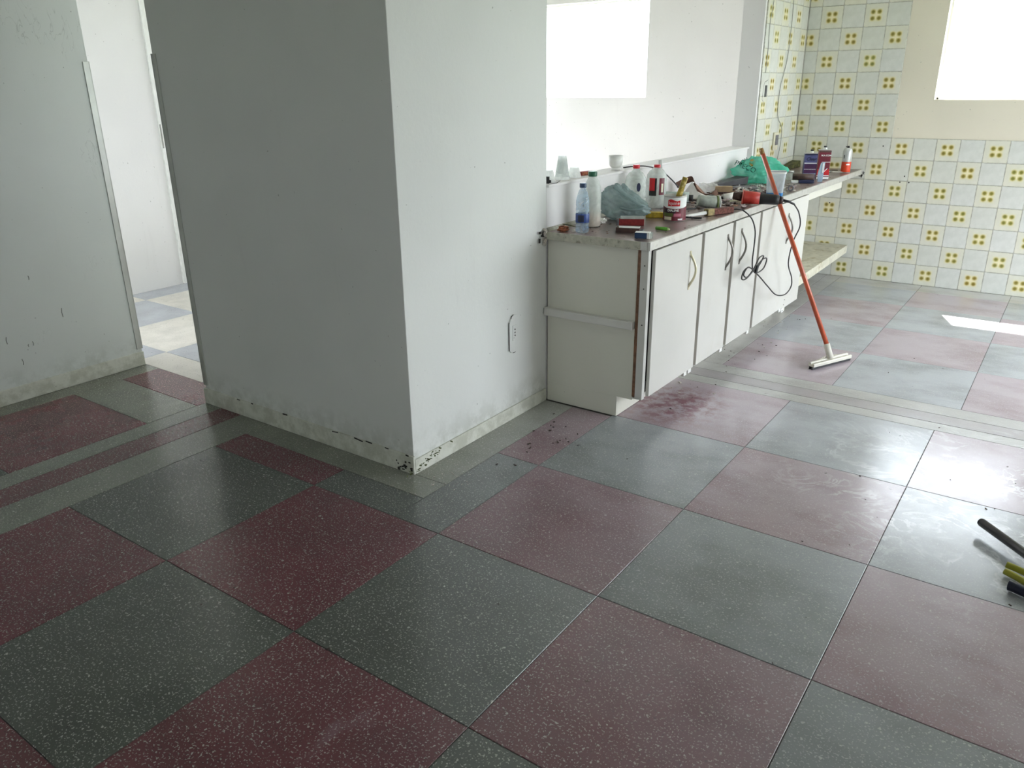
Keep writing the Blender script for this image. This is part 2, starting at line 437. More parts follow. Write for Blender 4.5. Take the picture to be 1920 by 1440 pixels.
def link(name, me, parent=None, loc=None):
    o = bpy.data.objects.new(name, me); COL.objects.link(o)
    if parent: o.parent = parent
    if loc is not None: o.location = loc
    return o
def obj(name, mb, mats, parent=None, bevel=0, loc=None, smooth_all=False, world=False):
    """world=True: the builder's coordinates are world ones, the parent is unrotated"""
    if world and parent:
        p = parent; off = Vector()
        while p: off += p.location; p = p.parent
        mb.v = [v - off for v in mb.v]
    return link(name, mb.mesh(name, mats, bevel, smooth_all), parent, loc)
def tag(o, label, cat, group=None):
    o['label'] = label; o['category'] = cat
    if group: o['group'] = group
    return o
def thing(name, label, cat, loc=(0, 0, 0), rz=0.0, group=None):
    o = bpy.data.objects.new(name, None); COL.objects.link(o)
    o.empty_display_size = 0.05
    o.location = loc; o.rotation_euler = (0, 0, rz)
    return tag(o, label, cat, group)
def struct(name, mb, mats, bevel=0, parent=None):
    o = obj(name, mb, mats, parent, bevel)
    o['kind'] = 'structure'
    return o
def spline(ctrl, n=8):
    P = [Vector(p) for p in ctrl]; P = [2 * P[0] - P[1]] + P + [2 * P[-1] - P[-2]]
    out = []
    for i in range(1, len(P) - 2):
        for k in range(n):
            t = k / n
            a, b, c, d = P[i - 1], P[i], P[i + 1], P[i + 2]
            out.append(0.5 * ((2 * b) + (c - a) * t + (2 * a - 5 * b + 4 * c - d) * t * t + (3 * b - a - 3 * c + d) * t ** 3))
    out.append(P[-2]); return out
def text_mesh(name, body, size, m, parent, loc, rot=(math.pi / 2, 0, 0), wrap=None, offset=0.0, shear=0.0, bold=0.0):
    cu = bpy.data.curves.new(name, 'FONT'); cu.body = body; cu.size = size
    cu.align_x = 'CENTER'; cu.align_y = 'CENTER'; cu.extrude = 0.0003; cu.shear = shear; cu.offset = bold
    cu.resolution_u = 3
    t = bpy.data.objects.new('tmp', cu); COL.objects.link(t)
    dg = bpy.context.evaluated_depsgraph_get()
    me = bpy.data.meshes.new_from_object(t.evaluated_get(dg))
    bpy.data.objects.remove(t)
    if wrap:   # bend round a can of that radius; text faces -Y
        for v in me.vertices:
            a = v.co.x / wrap
            x, y, z = v.co
            v.co = (wrap * math.sin(a) + math.sin(a) * z, y, z * math.cos(a) - wrap * (1 - math.cos(a)))
    me.materials.clear(); me.materials.append(m)
    o = link(name, me, parent, loc); o.rotation_euler = rot
    return o

# ------------------------------------------------------------------ floor: every slab its own piece
fb = MB().box(-7, 5.5, -4.3, 5.6, -0.16, -0.0022)
floor = struct('floor', fb, M_['grout_floor'])
G = 0.0011
def slab(x0, x1, y0, y1, m, g=G):
    if x1 - x0 < 0.012 or y1 - y0 < 0.012: return
    x0 += g; x1 -= g; y0 += g; y1 -= g; c = 0.0012; z = random.uniform(-0.0004, 0.0)
    cx, cy = (x0 + x1) / 2, (y0 + y1) / 2; a, b = (x1 - x0) / 2, (y1 - y0) / 2
    mb = MB().add([(-a, -b, -0.0020), (a, -b, -0.0020), (a, b, -0.0020), (-a, b, -0.0020),
                   (-a, -b, z - c), (a, -b, z - c), (a, b, z - c), (-a, b, z - c),
                   (-a + c, -b + c, z), (a - c, -b + c, z), (a - c, b - c, z), (-a + c, b - c, z)],
                  [(0, 3, 2, 1), (8, 9, 10, 11)] + [(i, (i + 1) % 4, (i + 1) % 4 + 4, i + 4) for i in range(4)] + [(i + 4, (i + 1) % 4 + 4, (i + 1) % 4 + 8, i + 8) for i in range(4)])
    obj('floor_tile', mb, M_[m], floor, loc=(cx, cy, 0))
T = 0.627
def rg(i, j): return 'red' if (i + j) % 2 else 'green'
BX, BY = -0.205, 0.785          # inner lines of the border round the pillar
for i in range(-2, 3):
    for j in range(-6, 4):
        x0, x1, y0, y1 = i * T, (i + 1) * T, j * T, (j + 1) * T
        if i == 2: x1 = 3 * T
        if y1 <= BY: slab(x0, x1, y0, y1, rg(i, j)); continue
        if x1 <= BX:
            slab(x0, x1, y0, min(y1, BY), rg(i, j)) if y0 < BY else None; continue
        if x0 < BX:
            if y0 < BY:
                slab(x0, BX, y0, BY, rg(i, j)); slab(BX, x1, y0, y1, rg(i, j))
            else: slab(BX, x1, y0, min(y1, 1.86 if j < 3 else y1), rg(i, j)) if y0 < 1.86 else None
            continue
        slab(x0, x1, y0, y1, rg(i, j))
for i in range(3, 5):
    for j in range(-6, 4): slab(i * T, (i + 1) * T, j * T, (j + 1) * T, rg(i, j))
# border strips round the pillar
slab(-2 * T, BX, BY, 0.915, 'light'); slab(BX - 0.16, BX, 0.915, 1.86, 'light')
# stripes at the passage side
for j in range(-3, 1):
    y0 = -3.6 + (j + 3) * 1.12; y1 = y0 + 1.12
    if j == 0: y0 = -0.24; y1 = 0.915
    slab(-1.455, -2 * T, y0, y1, 'light'); slab(-1.605, -1.455, y0, y1, 'red'); slab(-1.728, -1.605, y0, y1, 'light')
for y0, y1, m in ((-3.76, -2.5, 'green'), (-2.5, -1.25, 'red'), (-1.25, 0.0, 'green'), (0.0, 0.60, 'red'), (0.60, 0.86, 'light'), (0.86, 1.07, 'red')):
    slab(-2.39, -1.728, y0, y1, m)
slab(-2.52, -2.39, -3.76, 1.07, 'light')
slab(-2 * T, BX, 0.915, 1.07, 'light', 0)
# threshold bands into the kitchen
slab(-0.36, 5 * T, 4 * T, 2.600, 'light'); slab(-0.36, 5 * T, 2.600, 2.712, 'cement', 0.0022); slab(-0.36, 5 * T, 2.712, 2.83, 'light')
KX = [-0.36, 0.05, 0.16, 0.738, 1.317, 1.896, 2.475, 3.135]; KY = [2.83, 3.445, 4.045, 4.66, 5.14, 5.35]
for r in range(5):
    for c in range(7):
        m = 'light' if (r == 4 or c <= 1) else ('red' if (c - 2 + r) % 2 == 0 else 'green')
        if r == 4 and c > 2: m = 'light'
        slab(KX[c], KX[c + 1], KY[r], KY[r + 1], m)
# the room behind
for a in range(-4, 6):
    for b in range(0, 8):
        x0 = -4.48 + (a + 1) * 0.62; y0 = 1.26 + (b - 1) * 0.62
        x1 = x0 + 0.62; y1 = y0 + 0.62; y0 = max(y0, 1.07)
        x0 = max(x0, -4.10); x1 = min(x1, -0.49); y1 = min(y1, 5.35)
        if x1 > x0 and y1 > y0:
            slab(x0, x1, y0, y1, 'hall_blue' if (a + b) % 2 else 'hall_cream')
for a in range(3): slab(-4.10 + a * 0.5267, -4.10 + (a + 1) * 0.5267, 0.5, 1.07, 'hall_cream' if a % 2 else 'hall_blue')

# ------------------------------------------------------------------ room shell
H = 2.72
struct('ceiling', MB().box(-4.24, 3.45, -4.15, 5.5, H, H + 0.12), M_['ceiling'])
def holed(name, axis, p0, p1, a0, a1, holes, m):
    """a wall slab of thickness p0..p1 spanning a0..a1 and 0..H with rectangular openings"""
    mb = MB(); xs = sorted({a0, a1} | {h[0] for h in holes} | {h[1] for h in holes}); zs = sorted({0, H} | {h[2] for h in holes} | {h[3] for h in holes})
    for i in range(len(xs) - 1):
        for k in range(len(zs) - 1):
            cx, cz = (xs[i] + xs[i + 1]) / 2, (zs[k] + zs[k + 1]) / 2
            if any(h[0] < cx < h[1] and h[2] < cz < h[3] for h in holes): continue
            if axis == 'x': mb.box(xs[i], xs[i + 1], p0, p1, zs[k], zs[k + 1])
            else: mb.box(p0, p1, xs[i], xs[i + 1], zs[k], zs[k + 1])
    me = mb.mesh(name, m); bm = bmesh.new(); bm.from_mesh(me)
    bmesh.ops.remove_doubles(bm, verts=bm.verts, dist=1e-5)
    seen = {}
    for f in bm.faces: seen.setdefault(tuple(sorted(v.index for v in f.verts)), []).append(f)
    bmesh.ops.delete(bm, geom=[f for fs in seen.values() if len(fs) > 1 for f in fs], context='FACES')
    bmesh.ops.recalc_face_normals(bm, faces=bm.faces)
    bm.to_mesh(me); bm.free()
    o = link(name, me); o['kind'] = 'structure'; return o
wall_back = holed('wall_back', 'x', 5.358, 5.50, -0.48, 3.45, [KW], M_['wall_cream'])
holed('wall_far', 'x', 5.358, 5.50, -4.24, -0.48, [HW], M_['wall_white'])
wall_right = holed('wall_right', 'y', 3.30, 3.45, -4.0, 5.358, [(RW[0], RW[1], 0, RW[3]), RR], M_['wall_cream'])
holed('wall_hall', 'y', -4.24, -4.09, 0.5, 5.358, [(SW[0], SW[1], 0, SW[3]), (2.337, 3.06, 0, 2.1)], M_['wall_white'])
holed('wall_rear', 'x', -4.15, -4.0, -2.67, 3.45, [], M_['wall'])
struct('wall_left', MB().box(-2.67, -2.52, -4.0, 1.063, 0, H), M_['wall_scratch'], 0.002)
holed('wall_hall_end', 'x', 0.35, 0.5, -4.24, -2.67, [HE], M_['wall_white'])
struct('wall_pillar', MB().prism([(-1.717, 0.915), (-0.365, 0.915), (-0.365, 1.868), (-0.48, 1.868), (-0.48, 1.06), (-1.717, 1.06)], 0, H), M_['wall'], 0.003)
struct('wall_passage_lintel', MB().box(-2.52, -1.717, 0.915, 1.06, 2.15, H), M_['wall'])
struct('wall_counter', MB().box(-0.48, -0.365, 1.868, 4.424, 0, 1.012).box(-0.48, -0.365, 1.868, 4.424, 2.15, H), M_['wall_white'])
wall_tiled = struct('wall_tiled', MB().box(-0.48, -0.33, 4.424, 5.358, 0, H), M_['wall_white'], 0.002)
trim = struct('trim_1', MB().box(-0.49, -0.352, 1.869, 4.423, 1.012, 1.024), M_['wall_white'], 0.003)
# skirtings (painted over, grimy)
struct('baseboard_pillar_front', MB().box(-1.725, -0.357, 0.905, 0.915, 0, 0.078), M_['skirt'], 0.003)
struct('baseboard_pillar_side', MB().box(-0.365, -0.356, 0.915, 1.862, 0, 0.062), M_['skirt'], 0.003)
struct('baseboard_left', MB().box(-2.52, -2.511, -4.0, 1.066, 0, 0.078), M_['skirt'], 0.003)
# pale corner guards up to shoulder height
struct('trim_2', MB().box(-2.523, -2.515, 1.035, 1.0665, 0.095, 1.57).box(-2.56, -2.515, 1.063, 1.0685, 0.095, 1.57), M_['alu'], 0.001)
struct('trim_3', MB().box(-1.722, -1.692, 0.909, 0.915, 0.095, 1.578).box(-1.7225, -1.717, 0.909, 0.95, 0.095, 1.578), M_['alu'], 0.001)

# chipped render along the top of the skirting: little dark gaps, far too small to pick apart
mb = MB()
for x, w in ((-1.12, .03), (-0.80, .035), (-0.66, .05), (-0.60, .035), (-0.50, .02), (-1.35, .012), (-1.45, .02), (-0.39, .015)):
    mb.cbox((x, 0.9045, 0.078 + random.uniform(-.003, .003)), (w, 0.002, random.uniform(.003, .006)), Matrix.Rotation(random.uniform(-.12, .12), 3, 'Y'))
for k in range(16):
    mb.cbox((-0.40 + random.uniform(-.05, .035), 0.9045, random.uniform(0.005, 0.05)), (random.uniform(.004, .014), 0.002, random.uniform(.003, .008)), Matrix.Rotation(random.uniform(-.6, .6), 3, 'Y'))
o = obj('chipped_paint', mb, M_['gapdark'], bpy.data.objects['baseboard_pillar_front']); o['kind'] = 'stuff'
mb = MB()
for k in range(34):
    y = 0.99 + random.gauss(0, .055); mb.cbox((-0.3555, y, min(.058, max(.008, 0.035 + random.gauss(0, .011) + (y - 0.99) * 0.2))), (0.0015, random.uniform(.004, .02), random.uniform(.002, .006)), Matrix.Rotation(random.uniform(-.7, .3), 3, 'X'))
o = obj('mould_specks', mb, simple('mould', (74, 82, 44), 0.9), bpy.data.objects['baseboard_pillar_side']); o['kind'] = 'stuff'

mb = MB()
for y, z, h, b in ((0.33, .52, .05, .006), (0.41, .33, .035, -.004), (0.52, .28, .022, .004), (0.455, .205, .030, .003), (0.69, .41, .045, -.003), (0.385, .385, .014, .002), (0.57, .60, .02, .002), (0.50, .27, .012, -.003)):
    mb.tube([(-2.5195, y, z), (-2.5190, y + b, z - h / 2), (-2.5195, y + b * .3, z - h)], .0016, 6)
o = obj('paint_scratch', mb, simple('scratch_grey', (128, 132, 124), 0.8), bpy.data.objects['wall_left']); o['kind'] = 'stuff'

# ------------------------------------------------------------------ wall tiles
def tile_mesh(name, x0, x1, m, z0=-0.0742, z1=0.0742):
    c = 0.0012; t = 0.0075
    return MB().add([(x0, 0, z0), (x1, 0, z0), (x1, 0, z1), (x0, 0, z1),
                     (x0, -t + c, z0), (x1, -t + c, z0), (x1, -t + c, z1), (x0, -t + c, z1),
                     (x0 + c, -t, z0 + c), (x1 - c, -t, z0 + c), (x1 - c, -t, z1 - c), (x0 + c, -t, z1 - c)],
                    [(3, 2, 1, 0), (8, 9, 10, 11)] + [(i, (i + 1) % 4, (i + 1) % 4 + 4, i + 4) for i in range(4)] + [(i + 4, (i + 1) % 4 + 4, (i + 1) % 4 + 8, i + 8) for i in range(4)]).mesh(name, m)
A = 0.0742
tm = {0: tile_mesh('plain_tile', -A, A, M_['tile_plain']), 1: tile_mesh('button_tile', -A, A, M_['tile_pat'])}
tcut = {0: tile_mesh('plain_tile_cut', -0.012, A, M_['tile_plain']), 1: tile_mesh('button_tile_cut', -0.012, A, M_['tile_pat'])}
X0 = 0.5235
grout_b = MB().box(-0.33, 0.3740, 5.3496, 5.358, 0, 14 * .15).box(0.3740, 3.30, 5.3496, 5.358, 0, 7 * .15)
o = obj('grout_bed', grout_b, M_['grout'], wall_back)
for b in range(14):
    for a in range(-6, 18):
        if b >= 7 and a > -2: continue
        odd = (a + b) % 2
        me = (tcut if a == -6 else tm)[1 if odd else 0]
        t = link('wall_tile', me, wall_back, (X0 + (a + .5) * .15, 5.3555 + random.uniform(-.0006, .0006), (b + .5) * .15))
        t.rotation_euler = (random.uniform(-.004, .004), random.uniform(-.006, .006), random.uniform(-.004, .004))
# last part column to the right wall left bare plaster; tiles of the side wall, turned to face the room
o = obj('grout_bed', MB().box(-0.33, -0.3222, 4.455, 5.354, 0, 14 * .15), M_['grout'], wall_tiled)
for b in range(14):
    for k in range(6):
        y = 5.349 - (k + .5) * .15
        t = link('wall_tile', tm[1 if (k + b) % 2 == 1 else 0], wall_tiled, (-0.3285, y, (b + .5) * .15))
        t.rotation_euler = (random.uniform(-.004, .004), random.uniform(-.004, .004), math.pi / 2)
# drilled plug holes in the back wall tiles
mb = MB()
for x, z in ((0.3245, 0.992), (0.50, 0.785), (0.475, 0.742), (0.535, 0.742), (0.0, 0.56)):
    mb.cyl((x, 5.3465, z), (x, 5.3485, z), 0.005, n=10)
for k in range(26):
    mb.cbox((0.20 + random.gauss(0, .012), 5.347, 0.792 + random.gauss(0, .018)), (random.uniform(.003, .01), 0.002, random.uniform(.003, .009)))
o = obj('plug_holes', mb, M_['gapdark'], wall_back); o['kind'] = 'stuff'

# ------------------------------------------------------------------ windows, doors
def window(name, x0, x1, z0, z1, mull, yc=5.465):
    w = bpy.data.objects.new(name, None); COL.objects.link(w); w.location = ((x0 + x1) / 2, yc, z0); w['kind'] = 'structure'
    f = 0.012
    obj('window_frame', MB().box(x0, x1, yc - .015, yc + .015, z0, z0 + f).box(x0, x1, yc - .015, yc + .015, z1 - f, z1).box(x0, x0 + f, yc - .015, yc + .015, z0, z1).box(x1 - f, x1, yc - .015, yc + .015, z0, z1), M_['white_pl'], w, world=True)
    xs = [x0 + f] + mull + [x1 - f]
    for a, b in zip(xs[:-1], xs[1:]):
        obj('pane', MB().box(a, b, yc - .002, yc + .002, z0 + f, z1 - f), M_['glass'], w, world=True)
    return w
window('window_1', KW[0], KW[1], KW[2], KW[3], [1.24])
window('window_2', HW[0], HW[1], HW[2], HW[3], [-2.57])
window('added_window_3', HE[0], HE[1], HE[2], HE[3], [-3.375], 0.42)  # out of view, added to light hall wall and floor
# door into the room on the far left, seen edge on
d1 = bpy.data.objects.new('door_1', None); COL.objects.link(d1); d1.location = (-4.09, 2.70, 0); d1['kind'] = 'structure'
obj('door_jamb', MB().box(-4.16, -4.072, 2.337, 2.375, 0.004, 2.1).box(-4.16, -4.072, 3.02, 3.06, 0.004, 2.1).box(-4.16, -4.072, 2.375, 3.02, 2.06, 2.1), M_['white_pl'], d1, 0.002, world=True)
leaf = obj('door_leaf', MB().box(-4.105, -4.070, 2.379, 3.015, 0.012, 2.055), M_['lam'], d1, 0.002, world=True)
obj('lock_plate', MB().box(-4.0725, -4.0695, 2.3395, 2.3495, 1.03, 1.20), M_['grey_pl'], d1, world=True)
lp = MB().box(-4.0695, -4.066, 2.395, 2.425, 1.02, 1.21).box(-4.066, -4.050, 2.402, 2.416, 1.125, 1.155).box(-4.066, -4.058, 2.404, 2.414, 1.06, 1.085)
obj('lock_case', lp, M_['grey_pl'], d1, 0.001, world=True)

# glazed garden door (right, outside the frame) and the far room's added, unseen side opening
def big_window(name, xw, y0, y1, z1):
    w = bpy.data.objects.new(name, None); COL.objects.link(w); w.location = (xw, (y0 + y1) / 2, 0); w['kind'] = 'structure'
    m = (y0 + y1) / 2
    mb = MB()
    for y in (y0 + .02, m, y1 - .02): mb.box(xw - .02, xw + .02, y - .02, y + .02, 0, z1)
    mb.box(xw - .02, xw + .02, y0, y1, z1 - .04, z1).box(xw - .02, xw + .02, y0, y1, 0, .04)
    obj('door_frame', mb, M_['alu'], w, world=True)
    obj('pane', MB().box(xw - .003, xw + .003, y0 + .04, m - .02, .04, z1 - .04), M_['glass'], w, world=True)
    obj('pane', MB().box(xw - .003, xw + .003, m + .02, y1 - .04, .04, z1 - .04), M_['glass'], w, world=True)
def side_window(name, xw, y0, y1, z0, z1):
    w = bpy.data.objects.new(name, None); COL.objects.link(w); w.location = (xw, (y0 + y1) / 2, z0); w['kind'] = 'structure'
    mb = MB(); m = (y0 + y1) / 2
    for y in (y0 + .02, m, y1 - .02): mb.box(xw - .02, xw + .02, y - .02, y + .02, z0, z1)
    mb.box(xw - .02, xw + .02, y0, y1, z1 - .04, z1).box(xw - .02, xw + .02, y0, y1, z0, z0 + .04)
    obj('window_frame', mb, M_['alu'], w, world=True)
    for a, b in ((y0 + .04, m - .02), (m + .02, y1 - .04)): obj('pane', MB().box(xw - .003, xw + .003, a, b, z0 + .04, z1 - .04), M_['glass'], w, world=True)
side_window('added_window_4', 3.40, *RR)  # out of view, added for light on the near walls
big_window('door_2', 3.40, RW[0], RW[1], RW[3])
big_window('added_door_3', -4.18, SW[0], SW[1], SW[3])  # hidden glazed opening, added to light the far room

# outdoors: lawn and roof slab with eaves
struct('lawn', MB().box(-40, 40, -40, 40, -0.30, -0.20), M_['grass'])
struct('roof', MB().box(-4.9, 4.0, -4.8, 6.09, 2.85, 2.98), M_['roof'])

# ------------------------------------------------------------------ kitchen unit
def SH(mb):
    """the run of cupboards stands a hair out of square with the wall: its front drifts out with y"""
    for v in mb.v: v.x += 0.014 * (v.y - 1.866) * min(1, max(0, (v.x + 0.365) / 0.53))
    return mb
FX = 0.142; DX = 0.160
cab = thing('base_cabinet', 'long white kitchen base cabinet with four tall doors under the steel worktop', 'cabinet', (-0.10, 1.866, 0))
body = MB().prism([(-0.355, 1.868), (0.10, 1.868), (0.10, 1.884), (-0.355, 1.884)], 0.100, 0.782)
body.box(-0.355, 0.022, 1.868, 1.884, 0.002, 0.100)
for y in (2.385, 2.770, 3.165, 3.722, 4.012): body.box(-0.355, 0.120, y - .008, y + .008, 0.100, 0.782)
body.box(-0.355, 0.120, 1.884, 4.012, 0.100, 0.116)
obj('carcass', SH(body), M_['lam_side'], cab, 0.0012, world=True)
obj('dark_interior', SH(MB().box(-0.30, 0.06, 1.886, 4.00, 0.118, 0.778)), M_['gapdark'], cab, world=True)
obj('plinth', SH(MB().box(0.006, 0.022, 1.884, 4.02, 0.002, 0.100)), M_['lam_side'], cab, world=True)
obj('raw_edge', SH(MB().box(0.1005, 0.116, 1.862, 1.884, 0.118, 0.782)), M_['rawwood'], cab, 0.001, world=True)['label'] = 'raw brown board edge beside the white stile'
obj('end_stile', SH(MB().box(0.1165, 0.152, 1.858, 1.884, 0.112, 0.783)), M_['lam'], cab, 0.002, world=True)
r = obj('side_batten', SH(MB().box(-0.358, 0.097, 1.838, 1.8675, 0.434, 0.470)), M_['lam'], cab, 0.003, world=True)
for y in (2.385, 2.770, 3.165):
    obj('stile', SH(MB().box(0.1205, 0.150, y - .021, y + .021, 0.118, 0.780)), M_['stile'], cab, 0.001, world=True)
def arc_handle(parent, y, z0, z1, m, bow=0.030):
    pts = []
    for k in range(15):
        t = k / 14; z = z0 + (z1 - z0) * t
        pts.append((DX + 0.014 * (y - 1.866) + 0.006 + bow * math.sin(math.pi * t), y + 0.010 * math.sin(math.pi * t), z))
    mb = MB().tube(pts, 0.0058, 8)
    for z in (z0, z1): mb.cbox((DX + 0.014 * (y - 1.866) + 0.006, y, z), (0.012, 0.014, 0.020))
    return obj('handle', mb, m, parent, world=True)
DOORS = [(1.892, 2.372, 2.248, M_['cream_handle'], 0.552, 0.712), (2.404, 2.756, 2.694, M_['nickel'], 0.560, 0.722),
         (2.792, 3.148, 2.880, M_['nickel'], 0.558, 0.724), (3.182, 3.716, 3.640, M_['nickel'], 0.545, 0.705)]
for y0, y1, hy, hm, z0, z1 in DOORS:
    dd = obj('door', SH(MB().box(0.153, DX + .009, y0, y1, 0.124, 0.781)), M_['lam'], cab, 0.0018, world=True)
    arc_handle(dd, hy, z0, z1, hm)
# swollen, patched strips and little hinge plates at the foot of the doors
obj('foot_filler', SH(MB().box(0.13, DX + .006, 3.722, 4.020, 0.112, 0.781)), M_['lam'], cab, 0.0015, world=True)
for y in (2.352, 2.300, 2.748, 3.140, 3.690, 3.735):
    obj('hinge_plate', SH(MB().box(0.146, 0.164, y - .022, y + .012, 0.100, 0.1235)), M_['white_pl'], cab, 0.002, world=True)
obj('hinge_plate', SH(MB().box(0.128, DX + .004, 3.722, 3.760, 0.085, 0.110)), M_['white_pl'], cab, 0.002, world=True)
mb = MB()
for y, z in ((3.74, 0.135), (3.75, 0.165), (3.90, 0.128), (3.73, 0.10)): mb.cyl((DX + .032, y, z), (DX + .034, y, z), 0.0032, n=8)
for z in (0.62, 0.46, 0.72): mb.cyl((0.136, 1.8580, z), (0.136, 1.8568, z), 0.0030, n=8)
obj('screw', mb, M_['gapdark'], cab, world=True)['kind'] = 'stuff'

shelf = thing('lower_shelf', 'pale stained masonry shelf near the floor beyond the cabinet', 'shelf', (-0.10, 4.68, 0.2))
obj('slab', MB().prism([(-0.325, 4.03), (0.190, 4.03), (0.175, 5.340), (-0.325, 5.340)], 0.190, 0.250), simple('stained_shelf', (206, 202, 184), 0.7, var=0.05, dirt=(150, 136, 96), dirt_amt=0.6, dirt_scale=9, bump=0.1), shelf, 0.003, world=True)
obj('support', MB().box(-0.325, -0.26, 4.05, 5.33, 0.001, 0.189), M_['wall_white'], shelf, world=True)
obj('support', MB().box(-0.22, 0.10, 4.045, 4.10, 0.001, 0.189), M_['lam_side'], shelf, world=True)

top = thing('worktop', 'long dusty steel worktop with a bright front edge on the white cabinet', 'worktop', (-0.10, 3.6, 0.785))
tp = MB().prism([(-0.360, 1.852), (0.148, 1.852), (0.196, 5.345), (-0.320, 5.345), (-0.320, 4.43), (-0.360, 4.43)], 0.786, 0.8195)
obj('steel_sheet', tp, M_['steel'], top, 0.001, world=True)
obj('front_edge', MB().add([(0.1485, 1.848, 0.786), (0.1625, 1.848, 0.786), (0.2105, 5.345, 0.786), (0.1965, 5.345, 0.786), (0.1485, 1.848, 0.8225), (0.1625, 1.848, 0.8225), (0.2105, 5.345, 0.8225), (0.1965, 5.345, 0.8225)],
    [(0, 3, 2, 1), (4, 5, 6, 7), (0, 1, 5, 4), (1, 2, 6, 5), (2, 3, 7, 6), (3, 0, 4, 7)]), M_['steel_lip'], top, 0.002, world=True)
obj('end_edge', MB().box(-0.372, 0.1165, 1.846, 1.8515, 0.786, 0.8215), M_['mortar'], top, 0.001, world=True)['label'] = 'speckled mortar covered end edge'
obj('end_edge', MB().box(0.117, 0.1480, 1.846, 1.8515, 0.786, 0.8215), M_['steel_lip'], top, 0.001, world=True)
obj('under_slab', MB().prism([(-0.315, 4.03), (0.176, 4.03), (0.186, 4.86), (-0.315, 4.86)], 0.735, 0.7855), M_['lam_side'], top, 0.002, world=True)['label'] = 'white underside board beyond the cabinet'
up_ = obj('back_upstand', MB().add([(-0.3645, 1.87, 0.8197), (-0.350, 1.87, 0.8197), (-0.350, 4.42, 0.8197), (-0.3645, 4.42, 0.8197), (-0.3645, 1.87, 0.834), (-0.359, 1.87, 0.834), (-0.359, 4.42, 0.834), (-0.3645, 4.42, 0.834)],
    [(0, 3, 2, 1), (4, 5, 6, 7), (0, 1, 5, 4), (1, 2, 6, 5), (2, 3, 7, 6), (3, 0, 4, 7)]), M_['mortar'], top, world=True)

# broken mortar lump where the worktop meets the pillar wall
mb = MB()
for k in range(22):
    mb.cbox((-0.372 + random.uniform(-.006, .018), 1.842 + random.uniform(-.006, .004), 0.800 + random.uniform(-.035, .035)), [random.uniform(.006, .018) for _ in range(3)], Matrix.Rotation(random.uniform(0, 3), 3, Vector((random.random(), random.random(), random.random())).normalized()))
o = obj('mortar_crumbs', mb, [M_['mortarw']], bpy.data.objects['wall_pillar']); o['kind'] = 'stuff'
mb = MB()
for k in range(5): mb.cbox((-0.3565, 1.82 + random.uniform(-.02, .012), 0.803 + random.uniform(-.03, .02)), (0.003, random.uniform(.008, .016), random.uniform(.008, .02)))
obj('broken_hole', mb, M_['gapdark'], bpy.data.objects['wall_pillar'])['kind'] = 'stuff'

# ------------------------------------------------------------------ things on the worktop
Z = 0.8200
def put(name, label, cat, x, y, z=Z, rz=0.0, group=None): return thing(name, label, cat, (x, y, z), rz, group)
FACE = math.radians(-20)     # roughly turned towards the room's near corner, as most labels are

# small blue water bottle
t = put('water_bottle', 'small pale blue clear water bottle with navy cap at the worktop end', 'bottle', -0.208, 1.920)
prof = [(.024, .001), (.029, .006), (.030, .02), (.0285, .035), (.030, .045), (.030, .085), (.0285, .09), (.030, .10), (.0285, .112), (.030, .122), (.0295, .138), (.025, .160), (.018, .182), (.0125, .192), (.0125, .200)]
obj('bottle_body', MB().lathe(prof, 28), M_['pet_blue'], t)
obj('label', MB().lathe([(.0303, .046), (.0306, .047), (.0306, .083), (.0303, .084)], 28, cap=False), M_['blue_lab'], t)
obj('printed_panel', MB().add([(.0312 * math.cos(a), .0312 * math.sin(a), z) for z in (.050, .080) for a in [math.radians(-100 + 9 * k) for k in range(7)]], [(k, k + 1, k + 8, k + 7) for k in range(6)], True), M_['navy'], t)
obj('cap', MB().lathe([(.0145, .196), (.0150, .198), (.0150, .213), (.0135, .215)], 24), M_['blue_cap'], t)
# milky bottle, green cap
t = put('large_bottle', 'taller cloudy plastic bottle with green cap behind the small blue one', 'bottle', -0.255, 2.085)
prof = [(.036, .001), (.0415, .008), (.042, .03), (.0415, .10), (.0420, .15), (.039, .178), (.030, .205), (.019, .222), (.0165, .228), (.0165, .238)]
obj('bottle_body', MB().lathe(prof, 30), M_['pet_milky'], t)
obj('dregs', MB().lathe([(.038, .004), (.039, .010), (.039, .055), (.036, .057)], 24), simple('peach_dregs', (214, 180, 150), 0.6), t)
obj('cap', MB().lathe([(.0195, .226), (.0205, .229), (.0205, .246), (.0185, .249)], 24), M_['green_cap'], t)

def bag(name, m, parent, rx, ry, rz, seed, crease=0.12, top=None, n=72, k=44, lump=0.26, slope=0.0):
    """a slumped film bag: puffed lobes, sharp creases, flat where it lies"""
    mb = MB(); vs = []
    for i in range(k + 1):
        th = math.pi * i / k
        for j in range(n):
            ph = 2 * math.pi * j / n
            d = Vector((math.sin(th) * math.cos(ph), math.sin(th) * math.sin(ph), math.cos(th)))
            q = d * 1.3 + Vector((seed, seed * 0.7, seed * 1.3))
            a = noise.noise(q * 1.1) * lump + noise.noise(q * 2.3) * 0.12
            c = abs(noise.noise(q * 2.6 + Vector((3, 1, 2)))) + 0.5 * abs(noise.noise(q * 5.3))
            r = 1 + a - crease * (0.55 - c) * 0.9
            if top: r += top(d)
            z = (d.z * r * rz + rz * 0.80) * (1 - slope * max(0, d.x * r + 0.25))
            vs.append((d.x * r * rx, d.y * r * ry, max(z, 0.001 + 0.004 * (0.5 + noise.noise(q * 6)))))
    fs = [(i * n + j, i * n + (j + 1) % n, (i + 1) * n + (j + 1) % n, (i + 1) * n + j) for i in range(k) for j in range(n)]
    mb.add(vs, fs, True)
    return obj(name, mb, m, parent)
t = put('plastic_bag', 'crumpled grey teal plastic bag slumped between the bottles', 'bag', -0.228, 2.330, rz=0.1)
